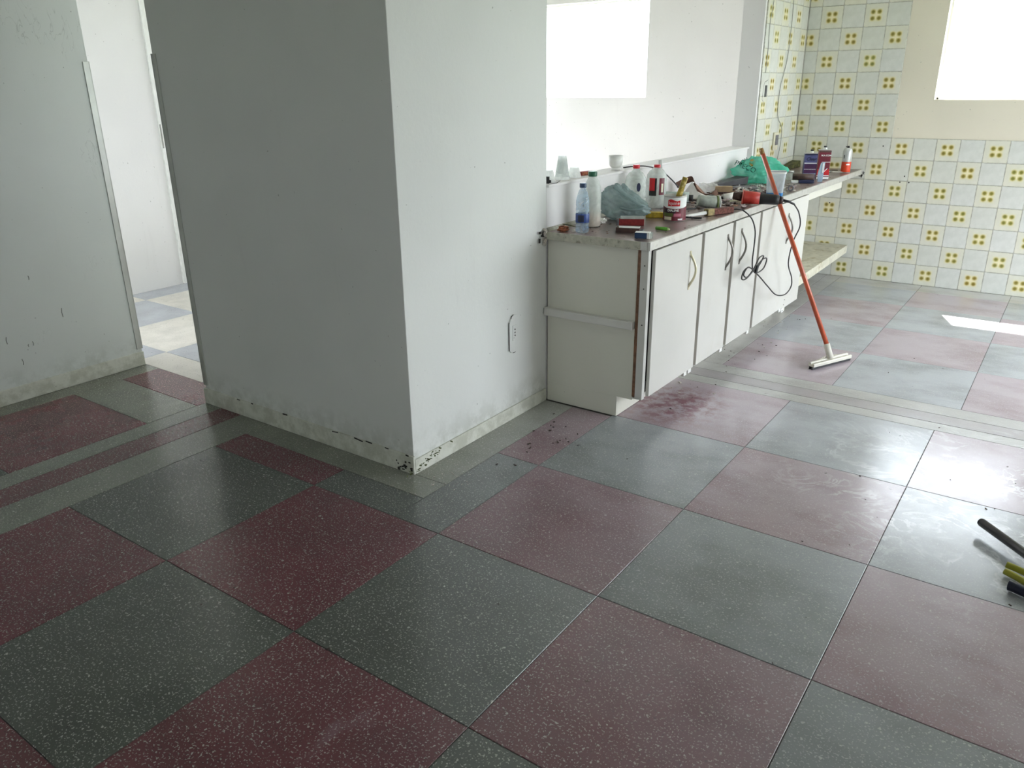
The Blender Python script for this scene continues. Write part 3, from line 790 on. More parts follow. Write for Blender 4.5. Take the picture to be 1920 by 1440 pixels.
bag('bag_film', M_['tealbag'], t, 0.122, 0.085, 0.100, 4.2, 0.30, lambda d: 0.22 * max(0, d.x) ** 4, lump=0.15, slope=0.30)
# folded rolled mouth of the bag
mb = MB().tube(spline([(-.02, -.05, .160), (.03, -.074, .138), (.075, -.082, .112), (.112, -.070, .090), (.130, -.045, .078), (.118, -.066, .066), (.075, -.086, .062), (.03, -.092, .070)], 6), 0.009, 8, 0.006)
obj('rolled_mouth', mb, M_['tealbag'], t)

# jug bottles with red caps
def jug(x, y, h, label, second):
    t = put('jug_bottle', label, 'bottle', x, y, rz=-0.5)
    prof = [(.046, .001), (.053, .010), (.054, .05), (.053, .12), (.054, .150), (.050, .172), (.036, .194), (.020, .206), (.014, .211), (.014, h - .014)]
    obj('bottle_body', MB().lathe(prof, 32), M_['pet_milky'] if second else M_['pet_clear'], t)
    obj('cap', MB().lathe([(.0165, h - .018), (.0175, h - .016), (.0175, h - .001), (.016, h)], 24), M_['red_cap'], t)
    if second:
        def wrap(name, a0, a1, z0, z1, m, r=.0552, lab=None):
            n = 8
            o = obj(name, MB().add([(r * math.cos(a), r * math.sin(a), z) for z in (z0, z1) for a in [math.radians(a0 + (a1 - a0) * i / n) for i in range(n + 1)]], [(i, i + 1, i + n + 2, i + n + 1) for i in range(n)], True), m, t)
        wrap('label_panel', -76, -34, .068, .158, M_['black_lab']); wrap('label_panel', -76, -44, .094, .158, M_['red_lab'], .0556)
        wrap('label_panel', -20, 12, .072, .158, M_['maroon']); wrap('label_panel', -8, 4, .086, .130, M_['cream_lab'], .0556)
    else:
        obj('label_disc', MB().add([(.0555 * math.cos(math.radians(-18 + 11 * math.cos(a))), .0555 * math.sin(math.radians(-18 + 11 * math.cos(a))), .128 + .022 * math.sin(a)) for a in [2 * math.pi * i / 20 for i in range(20)]], [tuple(range(20))], False), M_['navy'], t)
    return t
jug(-0.295, 2.600, 0.234, 'clear jug bottle with a red cap half hidden by the teal bag', False)
jug(-0.262, 2.775, 0.222, 'milky jug bottle with red and black label and red cap', True)

# cups on the ledge
def cup(parent, z, r0, r1, h, m, flip=False, x=0, y=0, lip=True, n=28):
    pr = [(r0, 0), (r1, h), (r1 + .002, h + .001), (r1 - .001, h - .001), (r0 - .0015, .002)]
    if flip: pr = [(r, h - zz) for r, zz in pr]
    return obj('cup_wall', MB().lathe([(r, zz + z) for r, zz in pr], n, (x, y, 0), cap=True), m, parent)
LZ = 1.0245
t = put('cup_stack', 'stack of upturned white disposable cups on the ledge by the pillar', 'cup', -0.418, 2.085, LZ)
cup(t, 0.0, .022, .036, .078, M_['cupw'], True); cup(t, 0.014, .020, .033, .076, M_['cupw'], True); cup(t, 0.030, .019, .031, .076, M_['cupw'], True)
t = put('disposable_cup', 'single clear disposable cup left of the upturned cup stack', 'cup', -0.430, 1.985, LZ); cup(t, 0, .021, .033, .050, M_['cupw'], True)
t = put('disposable_cup', 'single clear disposable cup right of the upturned cup stack', 'cup', -0.412, 2.185, LZ); cup(t, 0, .021, .034, .046, M_['cupw'], True)
t = put('white_tub', 'opaque white tapered cup on the ledge above the teal bag', 'cup', -0.405, 2.585, LZ)
obj('base_ring', MB().lathe([(.022, 0), (.024, .001), (.024, .010), (.022, .012)], 28), M_['white_pl'], t)
obj('cup_wall', MB().lathe([(.023, .012), (.032, .022), (.036, .040), (.037, .072), (.0345, .072), (.033, .030), (.010, .020)], 28), M_['white_pl'], t)
t = put('wood_scrap', 'reddish wooden offcut lying on the ledge behind the bottles', 'offcut', -0.415, 2.305, LZ, 1.25)
obj('block', MB().box(-.045, .045, -.016, .016, 0, .017), M_['brick'], t, 0.001)
obj('painted_face', MB().box(-.044, .044, -.0172, -.0162, .001, .016), M_['rust'], t)
t = put('black_clip', 'small black clip at the pillar end of the ledge', 'clip', -0.385, 1.905, LZ, 0.4)
obj('clip_body', MB().box(-.010, .010, -.006, .006, 0, .030).cbox((.012, 0, .010), (.012, .008, .010)), M_['black'], t, 0.001)
obj('wire_stub', MB().tube([(.010, -.004, .004), (.028, -.010, .003), (.045, -.012, .004), (.060, -.006, .014)], .0015, 6), M_['darkgrey'], t)

# paint can with brush
t = put('paint_can', 'small open paint can with white and dark maroon label, brush standing in it', 'can', -0.006, 2.450, rz=0.0)
R_ = 0.0535; Hc = 0.118
obj('can_wall', MB().lathe([(R_ - .002, 0), (R_, .002), (R_, Hc - .002), (R_ + .0012, Hc), (R_ - .0012, Hc), (R_ - .0012, .010)], 40, cap=True), M_['tinmetal'], t)
def arcpatch(r, a0, a1, z0, z1, n=14, zf=None):
    aa = [math.radians(a0 + (a1 - a0) * i / n) for i in range(n + 1)]
    top_ = [(r * math.cos(a), r * math.sin(a), (zf(i / n) if zf else z1)) for i, a in enumerate(aa)]
    return MB().add([(r * math.cos(a), r * math.sin(a), z0) for a in aa] + top_, [(i, i + 1, i + n + 2, i + n + 1) for i in range(n)], True)
AC = -66     # label centre direction
obj('white_label', arcpatch(R_ + .0004, AC - 120, AC + 120, .004, .112, 28), M_['white'], t)
obj('maroon_label', arcpatch(R_ + .0007, AC - 112, AC + 112, .004, .082, 28, lambda u: .082 - .022 * (1 - abs(2 * u - 1) ** 2) * (1 if abs(2 * u - 1) < .9 else .3)), M_['maroon'], t)
obj('dark_label', arcpatch(R_ + .0009, AC - 80, AC + 5, .030, .0585, 12), simple('near_black_maroon', (52, 24, 38), 0.4), t)
obj('logo_patch', arcpatch(R_ + .0011, AC - 36, AC + 26, .072, .100, 12, lambda u: .100 + .004 * math.sin(u * 2 * math.pi)), M_['red_lab'], t)
obj('green_panel', arcpatch(R_ + .0011, AC - 62, AC - 8, .024, .040, 10), M_['olivelab'], t)
obj('notice_panel', arcpatch(R_ + .0013, AC - 58, AC - 14, .007, .022, 10), M_['cream_lab'], t)
obj('pink_panel', arcpatch(R_ + .0011, AC - 4, AC + 34, .024, .038, 10), simple('pink_print', (190, 110, 130), 0.5), t)
obj('volume_mark', arcpatch(R_ + .0011, AC + 18, AC + 44, .007, .014, 8), M_['white'], t)
def cantext(body, size, z, ang, m, name='lettering', bold=0.0):
    a = math.radians(ang); o = text_mesh(name, body, size, m, t, ((R_ + .0012) * math.cos(a), (R_ + .0012) * math.sin(a), z), (math.pi / 2, 0, a + math.pi / 2), R_ + .0012, bold=bold)
cantext('Iquine', 0.022, .086, AC - 5, M_['white']); cantext('DIALINE', 0.0150, .052, AC - 8, M_['white'], bold=0.0004)
lid = obj('inner_dark', MB().lathe([(R_ - .002, .085), (R_ - .0021, .0852)], 30), M_['greyfoam'], t)
t2 = thing('paint_brush', 'yellow handled brush standing in the open paint can', 'brush', (0.002, 2.457, Z + .088))
obj('handle', MB().tube([(0, .0, .0), (.006, .004, .03), (.014, .012, .065), (.022, .018, .098), (.025, .020, .112)], .0145, 12, .0125), M_['yellowdirty'], t2)
obj('ferrule', MB().cbox((-.002, -.002, -.012), (.034, .016, .026)), M_['ferrule'], t2, 0.001)
obj('bristles', MB().cbox((-.004, -.004, -.045), (.034, .014, .042)), M_['bristle'], t2, 0.002)

t = put('sanding_block', 'dark red abrasive sanding block in front of the teal bag', 'sanding block', -0.112, 2.205, rz=0.47)
obj('grit_side', MB().box(-.056, .060, -.013, .013, 0, .030), M_['brick'], t, 0.002)
obj('foam_end', MB().box(-.068, -.0565, -.013, .013, 0, .031), M_['greyfoam'], t, 0.002)
obj('paper_sleeve', MB().box(-.05, .058, -.012, .012, .0305, .0425), M_['pet_milky'], t, 0.002)
t = put('yellow_sponge', 'yellow sponge wedge behind the red sanding block', 'sponge', -0.125, 2.475, rz=0.5)
obj('wedge', MB().prism([(-.040, -.022), (.052, -.022), (.030, .020), (-.040, .020)], 0, .026), M_['yellow'], t, 0.003)
t = put('small_jar', 'little clear jar with blue sticker left of the paint can', 'jar', -0.082, 2.600)
obj('glass_wall', MB().lathe([(.022, .001), (.025, .005), (.025, .045), (.020, .052), (.020, .060)], 24), M_['pet_clear'], t)
obj('sticker', arcpatch(.0256, -100, -20, .015, .042, 10), M_['blue_lab'], t)
t = put('scraper_blade_box', 'black and white blade box lying near the worktop corner', 'box', -0.030, 2.035, rz=0.30)
obj('box_shell', MB().box(-.060, .045, -.022, .022, 0, .022), M_['choc'], t, 0.002)
obj('white_top', MB().prism([(-.045, -.021), (.044, -.021), (.044, .021), (-.055, .021)], .0222, .0236), M_['white'], t)
obj('grey_tab', MB().box(.0455, .060, -.018, .018, .001, .014), M_['greyfoam'], t, 0.001)
t = put('match_box', 'tiny white box with dark blue front at the worktop corner', 'box', 0.080, 1.935, rz=0.32)
obj('box_shell', MB().box(-.030, .034, -.020, .020, 0, .026), M_['white'], t, 0.0012)
obj('blue_front', MB().box(-.0295, .022, -.0212, -.0202, .001, .025), simple('steel_blue_print', (44, 72, 110), 0.5), t)
obj('clear_sleeve', MB().box(.0345, .044, -.018, .018, .001, .024), M_['pet_clear'], t)
t = put('green_marker', 'lime green felt marker beside the paint can', 'marker', 0.075, 2.150, Z + .0085, rz=-0.05)
obj('barrel', MB().cyl((-.034, 0, 0), (.024, 0, 0), .0080, n=16), M_['lime'], t)
obj('pen_tip', MB().cyl((.0242, 0, 0), (.034, 0, 0), .0078, .0035, 14), simple('pale_lime', (190, 214, 150), 0.4), t)
t = put('black_strap', 'short black strap lying right of the paint can', 'strap', 0.052, 2.520, Z + .003, 0.35)
obj('strap_body', MB().tube(spline([(-.05, .004, .003), (-.02, -.006, .006), (.015, .004, .002), (.05, 0, .003)], 5), .0045, 8), M_['black'], t)
obj('buckle', MB().box(-.030, -.008, -.008, .006, .0080, .012), M_['white_pl'], t, 0.001)

def crumple(seed, r, squash=0.5, n=2, m=None, name='lump', parent=None, loc=(0, 0, 0), sharp=0.5):
    bm = bmesh.new(); bmesh.ops.create_icosphere(bm, subdivisions=n, radius=1)
    for v in bm.verts:
        q = v.co * 1.7 + Vector((seed, seed * 2, -seed))
        f = 1 + sharp * noise.noise(q * 1.3) + 0.35 * noise.noise(q * 3.1)
        v.co = Vector((v.co.x * f * r, v.co.y * f * r, max(v.co.z * f * r * squash, -r * squash * .7) + r * squash * .7))
    me = bpy.data.meshes.new(name); bm.to_mesh(me); bm.free(); me.materials.append(m)
    return link(name, me, parent, loc)
o = crumple(3.1, .024, .6, 3, M_['rust'], 'rusty_lump'); o.location = (-0.300, 1.905, Z); tag(o, 'rusty orange crumb of debris at the pillar end of the worktop', 'debris')
o = crumple(5.7, .011, .6, 2, M_['mortarw'], 'plaster_crumb'); o.location = (-0.250, 1.915, Z); tag(o, 'pale plaster crumb left of the small blue bottle', 'debris')
o = crumple(8.3, .024, .5, 3, M_['paperw'], 'paper_wad', sharp=0.9); o.location = (-0.262, 2.185, Z); tag(o, 'white crumpled paper wad between milky bottle and teal bag', 'paper')
t = put('twig', 'thin green twig lying near the ledge wall', 'twig', -0.305, 1.985, Z + .003, 0.8)
obj('stem', MB().tube([(-.04, 0, .018), (-.01, .004, .012), (.02, 0, .003), (.045, .004, .002)], .0022, 6), M_['olive'], t)

# putty knife leaning on the low wall, behind the jugs
t = put('putty_knife', 'grey putty knife leaning on the low wall behind the jug bottles', 'putty knife', -0.322, 2.985, rz=0.0)
obj('blade', MB().add([(-.004, -.010, .002), (-.004, .050, .002), (-.030, .028, .225), (-.030, -.004, .225), (-.002, -.010, .002), (-.002, .050, .002), (-.028, .028, .225), (-.028, -.004, .225)],
    [(0, 1, 2, 3), (7, 6, 5, 4), (0, 4, 5, 1), (1, 5, 6, 2), (2, 6, 7, 3), (3, 7, 4, 0)]), M_['grey_pl'], t)
t = put('plastic_bottle', 'grey plastic bottle lying behind the paint can', 'bottle', -0.235, 2.960, Z + .034, 0.35)
obj('bottle_body', MB().tube([(-.10, 0, 0), (-.09, 0, 0), (.05, 0, 0), (.075, 0, 0)], .034, 20, .030), simple('grey_green_plastic', (168, 180, 172), 0.35), t)
obj('neck_cap', MB().cyl((.0755, 0, 0), (.098, 0, 0), .016, n=16), M_['black'], t)

# curled cardboard
t = put('curled_card', 'curled strip of brown and white cardboard standing behind the paint can', 'cardboard', -0.245, 3.215, Z, 0.35)
pts = spline([(-.095, 0, .088), (-.05, 0, .112), (-.005, 0, .126), (.012, 0, .095), (.035, 0, .055), (.075, 0, .030), (.115, 0, .040), (.135, 0, .062)], 5)
mb = MB()
mb.add([(p.x, -.030, p.z) for p in pts] + [(p.x + .012, .018, max(.002, p.z - .034)) for p in pts], [(i, i + 1, i + 1 + len(pts), i + len(pts)) for i in range(len(pts) - 1)], True)
mb.add([(p.x, -.031, p.z - .003) for p in pts] + [(p.x + .012, .017, max(.001, p.z - .036)) for p in pts], [(i, i + len(pts), i + 1 + len(pts), i + 1) for i in range(len(pts) - 1)], True)
obj('card_strip', mb, M_['card'], t)
obj('white_fold', MB().add([(.0, -.034, .098), (.030, -.036, .045), (.085, -.034, .020), (.095, -.05, .002), (-.03, -.05, .004), (-.04, -.036, .04)], [(0, 1, 2, 3, 4, 5)]), M_['paperw'], t)
obj('foot_flap', MB().add([(-.03, -.03, .001), (.10, -.03, .001), (.10, .03, .001), (-.03, .03, .001), (.00, -.03, .085), (.012, .03, .085)], [(0, 1, 4), (3, 5, 2), (0, 4, 5, 3), (1, 2, 5, 4)]), M_['card'], t)

# brush on the edge, white handle
t = put('wide_brush', 'wide brush with brown bristles and white handle on the worktop edge', 'brush', 0.105, 2.715, Z, 1.16)
obj('bristles', MB().box(-.030, .105, -.014, .014, .001, .031), M_['bristle'], t, 0.004)
obj('ferrule', MB().box(-.074, -.0305, -.0155, .0155, .001, .033), M_['ferrule'], t, 0.001)
obj('handle', MB().tube([(-.0745, 0, .016), (-.12, .002, .012), (-.19, .004, .009), (-.225, .004, .009)], .0095, 10, .006), M_['white_pl'], t)
# glass tumbler lying, dusty
t = put('dusty_jar', 'dusty grey glass jar lying tilted behind the wide brush', 'jar', 0.000, 2.880, Z + .034, 0.75)
obj('jar_wall', MB().tube([(-.062, .01, .012), (-.030, .005, .006), (.010, 0, .002), (.045, -.004, 0)], .028, 22, .033), simple('dusty_glass', (176, 182, 172), 0.3, var=0.1, scale=30, dirt=(120, 118, 96), dirt_amt=0.4), t)
obj('rim', MB().tube([(.0455, -.004, 0), (.050, -.0045, 0)], .0345, 22), M_['white_pl'], t)
obj('green_band', MB().tube([(.030, -.0025, .0), (.040, -.0035, 0)], .0340, 22), M_['olivelab'], t)
t = put('cord_plug', 'dark plug lying behind the wide brush with the cord running out', 'plug', 0.058, 2.800, Z + .012, 0.5)
obj('plug_body', MB().box(-.022, .016, -.011, .011, -.010, .010), M_['black'], t, 0.003)
obj('pin', MB().cyl((-.022, -.006, 0), (-.038, -.006, 0), .0022, n=8), M_['nickel'], t)
obj('pin', MB().cyl((-.022, .006, 0), (-.038, .006, 0), .0022, n=8), M_['nickel'], t)

t = put('tan_block', 'tan wooden block among the rubble on the worktop', 'block', -0.165, 3.500, Z, 0.45)
obj('block', MB().box(-.050, .050, -.018, .018, 0.012, .044), M_['tan'], t, 0.001)
obj('split_face', MB().box(-.045, .045, -.017, .017, 0, .0115), M_['choc'], t)
t = put('paper_roll', 'small white paper roll with dark core among the rubble', 'paper roll', -0.020, 3.190, Z + .020, 0.85)
obj('roll', MB().cyl((-.032, 0, .0), (.036, 0, .010), .0205, n=22), M_['paperw'], t)
obj('core', MB().cyl((-.0325, 0, 0), (-.036, 0, -.0005), .010, n=14), M_['black'], t)
t = put('white_tube', 'short white tube lying in front of the paper roll', 'tube', 0.045, 3.130, Z + .010, 0.35)
obj('tube_body', MB().cyl((-.030, 0, 0), (.030, 0, 0), .010, n=16), M_['cream_lab'], t)
obj('tube_cap', MB().cyl((.0302, 0, 0), (.036, 0, 0), .008, n=14), M_['white_pl'], t)
t = put('black_knob', 'round black knob behind the dusty jar', 'knob', -0.120, 3.190, Z, 0)  # just a round black knob lying loose
obj('knob_body', MB().lathe([(.016, 0), (.024, .004), (.026, .016), (.020, .028), (.008, .032)], 20), M_['black'], t)
t = put('white_bag_scrap', 'white film scrap standing behind the tan block', 'plastic sheet', -0.255, 3.480, Z, 0.3)
bag('film', M_['cupw'], t, 0.085, 0.035, 0.034, 11.0, 0.4, None, 32, 20)
t = put('black_tray', 'black tapered tool tray against the low wall before the green bag', 'tray', -0.285, 3.905, Z, 1.25)
obj('tray_body', MB().add([(-.13, -.018, .001), (.13, -.045, .001), (.13, .045, .001), (-.13, .018, .001), (-.13, -.020, .020), (.13, -.050, .050), (.13, .050, .050), (-.13, .020, .020)],
    [(0, 3, 2, 1), (4, 5, 6, 7), (0, 1, 5, 4), (1, 2, 6, 5), (2, 3, 7, 6), (3, 0, 4, 7)]), M_['darkgrey'], t, 0.003)
obj('tray_inside', MB().add([(-.115, -.014, .0206), (.12, -.040, .0494), (.12, .040, .0494), (-.115, .014, .0206)], [(0, 1, 2, 3)]), M_['black'], t)

# green bag
t = put('plastic_bag', 'knotted sea green shopping bag against the low wall', 'bag', -0.195, 4.150, rz=0.45)
bag('bag_film', M_['greenbag'], t, 0.150, 0.115, 0.092, 7.4, 0.26, lambda d: 0.10 * max(0, d.x) ** 3)
mb = MB().tube(spline([(.08, -.03, .09), (.13, -.05, .10), (.17, -.055, .085), (.185, -.05, .095)], 5), .030, 10, .016)
obj('knotted_ear', mb, M_['greenbag'], t)
def on_bag(u, w, out=0.004):      # a point on the camera side of the bag, found by casting a ray at it
    return None
def decal_project(me, parent_obj, target):
    """shrink a flat text mesh onto the bag along -y of the text plane"""
    pass
bagobj = [c for c in t.children if c.name.startswith('bag_film')][0]
bpy.context.view_layer.update()
from mathutils.bvhtree import BVHTree
def press_on(flat, target, direction, lift=0.0015):
    """lay a printed flat mesh on the target surface, moving each vertex along a direction"""
    bm = bmesh.new(); bm.from_mesh(flat.data); bmesh.ops.subdivide_edges(bm, edges=[e for e in bm.edges if e.calc_length() > .012], cuts=1); bm.to_mesh(flat.data); bm.free()
    bpy.context.view_layer.update()
    tb = BVHTree.FromPolygons([target.matrix_world @ v.co for v in target.data.vertices], [tuple(p.vertices) for p in target.data.polygons])
    mw = flat.matrix_world; inv = mw.inverted(); d = Vector(direction).normalized()
    hits = []
    for v in flat.data.vertices:
        w = mw @ v.co; h = tb.ray_cast(w - d * 0.3, d)
        hits.append(h[0])
    ok = [h for h in hits if h is not None]
    if not ok: return
    mean = sum((h.dot(d) for h in ok)) / len(ok)
    for v, h in zip(flat.data.vertices, hits):
        w = mw @ v.co
        if h is None: w = w + d * (mean - w.dot(d))
        else: w = h - d * lift
        v.co = inv @ w
VD = Vector((-0.33, 0.92, -0.10))
def print_on_bag(body, size, u, z, m, rotz=0.0, name='lettering'):
    side = Vector((0.94, 0.34, 0)).normalized()
    o = text_mesh(name, body, size, m, bagobj, (0, 0, 0))
    w = bagobj.matrix_world.translation + side * u + Vector((0, 0, z)) - VD.normalized() * 0.25
    rot = Matrix.Rotation(math.atan2(side.y, side.x), 4, 'Z') @ Matrix.Rotation(math.pi / 2, 4, 'X') @ Matrix.Rotation(rotz, 4, 'Z')
    o.matrix_world = Matrix.Translation(w) @ rot
    press_on(o, bagobj, VD)
print_on_bag('PRE\u00c7O', 0.046, -0.075, 0.098, M_['tealdark'], -0.38)
print_on_bag('BOM', 0.030, -0.090, 0.135, M_['tealdark'], 0.55)
mb = MB().add([(.018 * math.cos(a), .024 * math.sin(a), 0) for a in [2 * math.pi * i / 20 for i in range(20)]], [tuple(range(20))])
o = obj('oval_mark', mb, M_['gold'], bagobj)
side = Vector((0.94, 0.34, 0)).normalized()
o.matrix_world = Matrix.Translation(bagobj.matrix_world.translation + side * -0.035 + Vector((0, 0, .125)) - VD.normalized() * .25) @ Matrix.Rotation(math.atan2(side.y, side.x), 4, 'Z') @ Matrix.Rotation(math.pi / 2, 4, 'X')
press_on(o, bagobj, VD)

# cloudy pot with blue residue
t = put('plastic_pot', 'cloudy square plastic pot with blue paint residue by the pole', 'pot', 0.118, 3.565, rz=0.35)
def pot(r0, r1, z0, z1, rr, n=7):
    out = []
    for r, z in ((r0, z0), (r1, z1)):
        ring_ = []
        for q in range(4):
            cx, cy = [(1, 1), (-1, 1), (-1, -1), (1, -1)][q]
            for i in range(n):
                a = math.radians(90 * q + 90 * i / (n - 1)); ring_.append((cx * (r - rr) + rr * math.cos(a), cy * (r - rr) + rr * math.sin(a), z))
        out.append(ring_)
    k = len(out[0]); return out[0] + out[1], [(i, (i + 1) % k, (i + 1) % k + k, i + k) for i in range(k)], k
vs_, fs_, k_ = pot(.044, .052, .001, .134, .014)
obj('pot_wall', MB().add(vs_, fs_, True).add(vs_[:k_], [tuple(range(k_))]), M_['potpl'], t)
vs_, fs_, k_ = pot(.0535, .0545, .128, .138, .015)
obj('rim', MB().add(vs_, fs_, True), M_['white_pl'], t)
vs_, fs_, k_ = pot(.0445, .0460, .001, .020, .014)
obj('blue_residue', MB().add(vs_, fs_, True).add(vs_[k_:], [tuple(range(k_))]), M_['bluewash'], t)
t = put('tape_roll', 'tiny grey tape roll on its side right of the cloudy pot', 'tape', 0.140, 3.800, Z + .019, 0.35)
ro = obj('tape_ring', MB().ring(.018, .010, -.008, .008, 24), M_['greyfoam'], t); ro.rotation_euler = (math.pi / 2, 0, 0)
t = put('glass_lid_jar', 'small glass jar behind the brown tube', 'jar', -0.050, 4.400, rz=0)
obj('jar_wall', MB().lathe([(.024, .001), (.029, .006), (.029, .038), (.024, .044), (.024, .052)], 24), M_['pet_clear'], t)
obj('lid', MB().lathe([(.026, .050), (.0265, .060), (.024, .062)], 24), M_['tinmetal'], t)
t = put('caulk_pouch', 'brown and dark blue pouch lying in front of the blue tin', 'pouch', 0.075, 4.275, rz=0.33)
obj('brown_part', MB().cyl((-.066, .006, .038), (.062, .006, .038), .020, n=18), M_['choc'], t)
obj('navy_part', MB().box(-.026, .068, -.022, .018, .0, .022), M_['navy'], t, 0.004)
obj('white_end', MB().box(-.072, -.030, -.020, .016, .0, .016), M_['white_pl'], t, 0.003)
def tin(x, y, w, d, h, m, label, rz, name, bands, neck=True):
    t = put(name, label, 'tin', x, y, rz=rz)
    obj('tin_body', MB().box(-w / 2, w / 2, -d / 2, d / 2, .001, h), m, t, 0.004)
    obj('rim', MB().box(-w / 2 - .001, w / 2 + .001, -d / 2 - .001, d / 2 + .001, h + .0002, h + .005), M_['tinmetal'], t, 0.001)
    obj('spout', MB().lathe([(.013, h + .0052), (.012, h + .012), (.010, h + .018)], 18), M_['white_pl'], t)
    obj('cap', MB().lathe([(.010, h + .0185), (.0105, h + .020), (.010, h + .027), (.009, h + .028)], 18), M_['black'], t)
    for z0, z1, x0, x1, mm in bands:
        obj('label_band', MB().box(x0 * w / 2, x1 * w / 2, -d / 2 - .0012, -d / 2 - .0002, z0 * h, z1 * h), mm, t)
    return t
t = tin(-0.040, 4.835, .098, .058, .142, M_['purple'], 'blue grey solvent tin standing at the back by the tiled wall', 0.40, 'solvent_tin',
    [(.93, .99, -.98, .98, M_['navy']), (.06, .50, -.9, .75, M_['violet']), (.53, .57, -.95, .9, M_['white']), (.24, .27, -.9, .7, M_['white']), (.02, .05, -.95, .9, M_['paleblue'])])
text_mesh('lettering', 'Clear', .030, M_['navy'], t, (-.004, -.0302, .106), (math.pi / 2, 0, 0), shear=0.3, bold=0.0006)
t = tin(0.125, 4.535, .078, .052, .190, M_['maroon'], 'tall maroon solvent tin with a white chevron right of the blue tin', 0.40, 'solvent_tin',
    [(.94, .99, -.98, .98, M_['choc']), (.13, .16, -.98, .98, M_['white']), (.02, .10, -.98, .98, M_['white']), (.16, .36, -.98, .98, M_['red_lab']), (.60, .615, -.4, .98, M_['white'])])
text_mesh('lettering', 'M.A.COM', .0150, M_['white'], t, (.008, -.0274, .158), (math.pi / 2, 0, 0), bold=0.0003)
mb = MB()
for sx in (-1, 1): mb.cbox((sx * .0125, -.0274, .062), (.034, .001, .0045), Matrix.Rotation(sx * -0.85, 3, 'Y'))
obj('chevron', mb, M_['white'], t)
t = put('caulk_tube', 'pale blue sealant tube standing against the maroon tin', 'tube', 0.158, 4.372, rz=0.35)
obj('tube_body', MB().add([(-.016, -.004, .001), (.014, -.004, .001), (.014, .004, .001), (-.016, .004, .001), (-.020, -.012, .055), (.016, -.012, .055), (.016, .012, .055), (-.020, .012, .055), (-.006, -.010, .122), (.018, -.010, .128), (.018, .010, .128), (-.006, .010, .122)],
    [(0, 3, 2, 1), (8, 9, 10, 11)] + [(i, (i + 1) % 4, (i + 1) % 4 + 4, i + 4) for i in range(4)] + [(i + 4, (i + 1) % 4 + 4, (i + 1) % 4 + 8, i + 8) for i in range(4)]), M_['paleblue'], t, 0.002)
obj('white_stripe', MB().box(.004, .014, -.0135, -.0125, .06, .12), M_['white'], t)
t = put('spray_can', 'grey and orange spray can at the far right end of the worktop', 'spray can', 0.150, 5.060, rz=0.3)
obj('can_body', MB().lathe([(.029, .001), (.032, .004), (.032, .150), (.026, .166), (.012, .172)], 28), simple('silver_white', (206, 208, 206), 0.3, metal=0.3), t)
obj('orange_label', MB().lathe([(.0323, .006), (.0326, .007), (.0326, .076), (.0323, .077)], 28, cap=False), M_['orange'], t)
obj('white_band', arcpatch(.0330, -96, -48, .054, .064, 8), M_['white'], t)
obj('dark_mark', arcpatch(.0327, -140, -126, .10, .125, 5), M_['darkgrey'], t)
obj('nozzle', MB().lathe([(.008, .1722), (.008, .182), (.006, .186)], 14).cbox((-.010, -.004, .181), (.016, .005, .005)), M_['black'], t)
t = put('clip_tool', 'small black and white clip tool lying between the maroon tin and the spray can', 'tool', 0.060, 5.020, Z + .003, 0.2)
obj('loop', MB().tube(spline([(.045, .006, .014), (0, .006, .012), (-.030, .004, .006), (-.034, -.008, .001), (-.015, -.012, .001), (.004, -.010, .003)], 5), .0028, 7), M_['black'], t)
obj('white_bar', MB().box(-.024, .004, -.010, -.001, .0, .008).box(.012, .08, -.006, .000, .0, .005), M_['white_pl'], t, 0.001)
t = put('mouldy_board', 'mouldy green board end propped in the tiled corner', 'board', -0.262, 5.150, Z, 0.0)
obj('board', MB().add([(-.050, -.16, .001), (-.020, -.16, .001), (.020, .16, .001), (-.050, .16, .001), (-.050, -.16, .018), (-.022, -.16, .018), (.016, .16, .050), (-.050, .16, .050)],
    [(0, 3, 2, 1), (4, 5, 6, 7), (0, 1, 5, 4), (1, 2, 6, 5), (2, 3, 7, 6), (3, 0, 4, 7)]), M_['olive'], t, 0.002)

# rubble: hundreds of little bits nobody could count
mb = MB()
def flake(x, y, z, s_, thick, mi):
    mb.mat(mi).cbox((x, y, z + thick / 2), (s_ * random.uniform(.6, 1.6), s_ * random.uniform(.5, 1.2), thick), Matrix.Rotation(random.uniform(0, 3.1), 3, 'Z') @ Matrix.Rotation(random.uniform(-.25, .25), 3, 'X'))
for k in range(560):
    y = random.triangular(2.75, 4.2, 3.35); x = random.gauss(-0.03, 0.09)
    if not (-0.33 < x < 0.165): continue
    flake(x, y, Z + random.uniform(.001, .012 if 2.95 < y < 3.8 else .003), random.uniform(.006, .024), random.uniform(.002, .007), random.choice([0, 0, 1, 1, 2, 3, 4, 5, 5]))
for k in range(90): flake(random.uniform(-.34, .15), random.uniform(1.88, 2.9), Z, random.uniform(.003, .008), .0012, random.choice([0, 1, 3, 4]))
for k in range(90): flake(random.uniform(-.30, .17), random.uniform(3.8, 5.2), Z, random.uniform(.003, .009), .0015, random.choice([0, 2, 4, 5]))
o = obj('rubble', mb, [M_['mortarw'], M_['choc'], M_['paperw'], M_['darkgrey'], M_['card'], simple('grey_pink_scrap', (176, 160, 158), 0.8)])
o['kind'] = 'stuff'; tag(o, 'scatter of plaster, paper and wood crumbs over the middle of the worktop', 'debris')
for (x, y, s_, rz_, lab) in ((-0.13, 3.72, .07, .3, 'flat grey dish half hidden behind the red tool'),):
    t = put('flat_dish', lab, 'dish', -0.125, 3.760, rz=0)
    obj('dish', MB().lathe([(.045, .001), (.078, .012), (.080, .014), (.074, .014), (.045, .005)], 32), M_['greyfoam'], t)

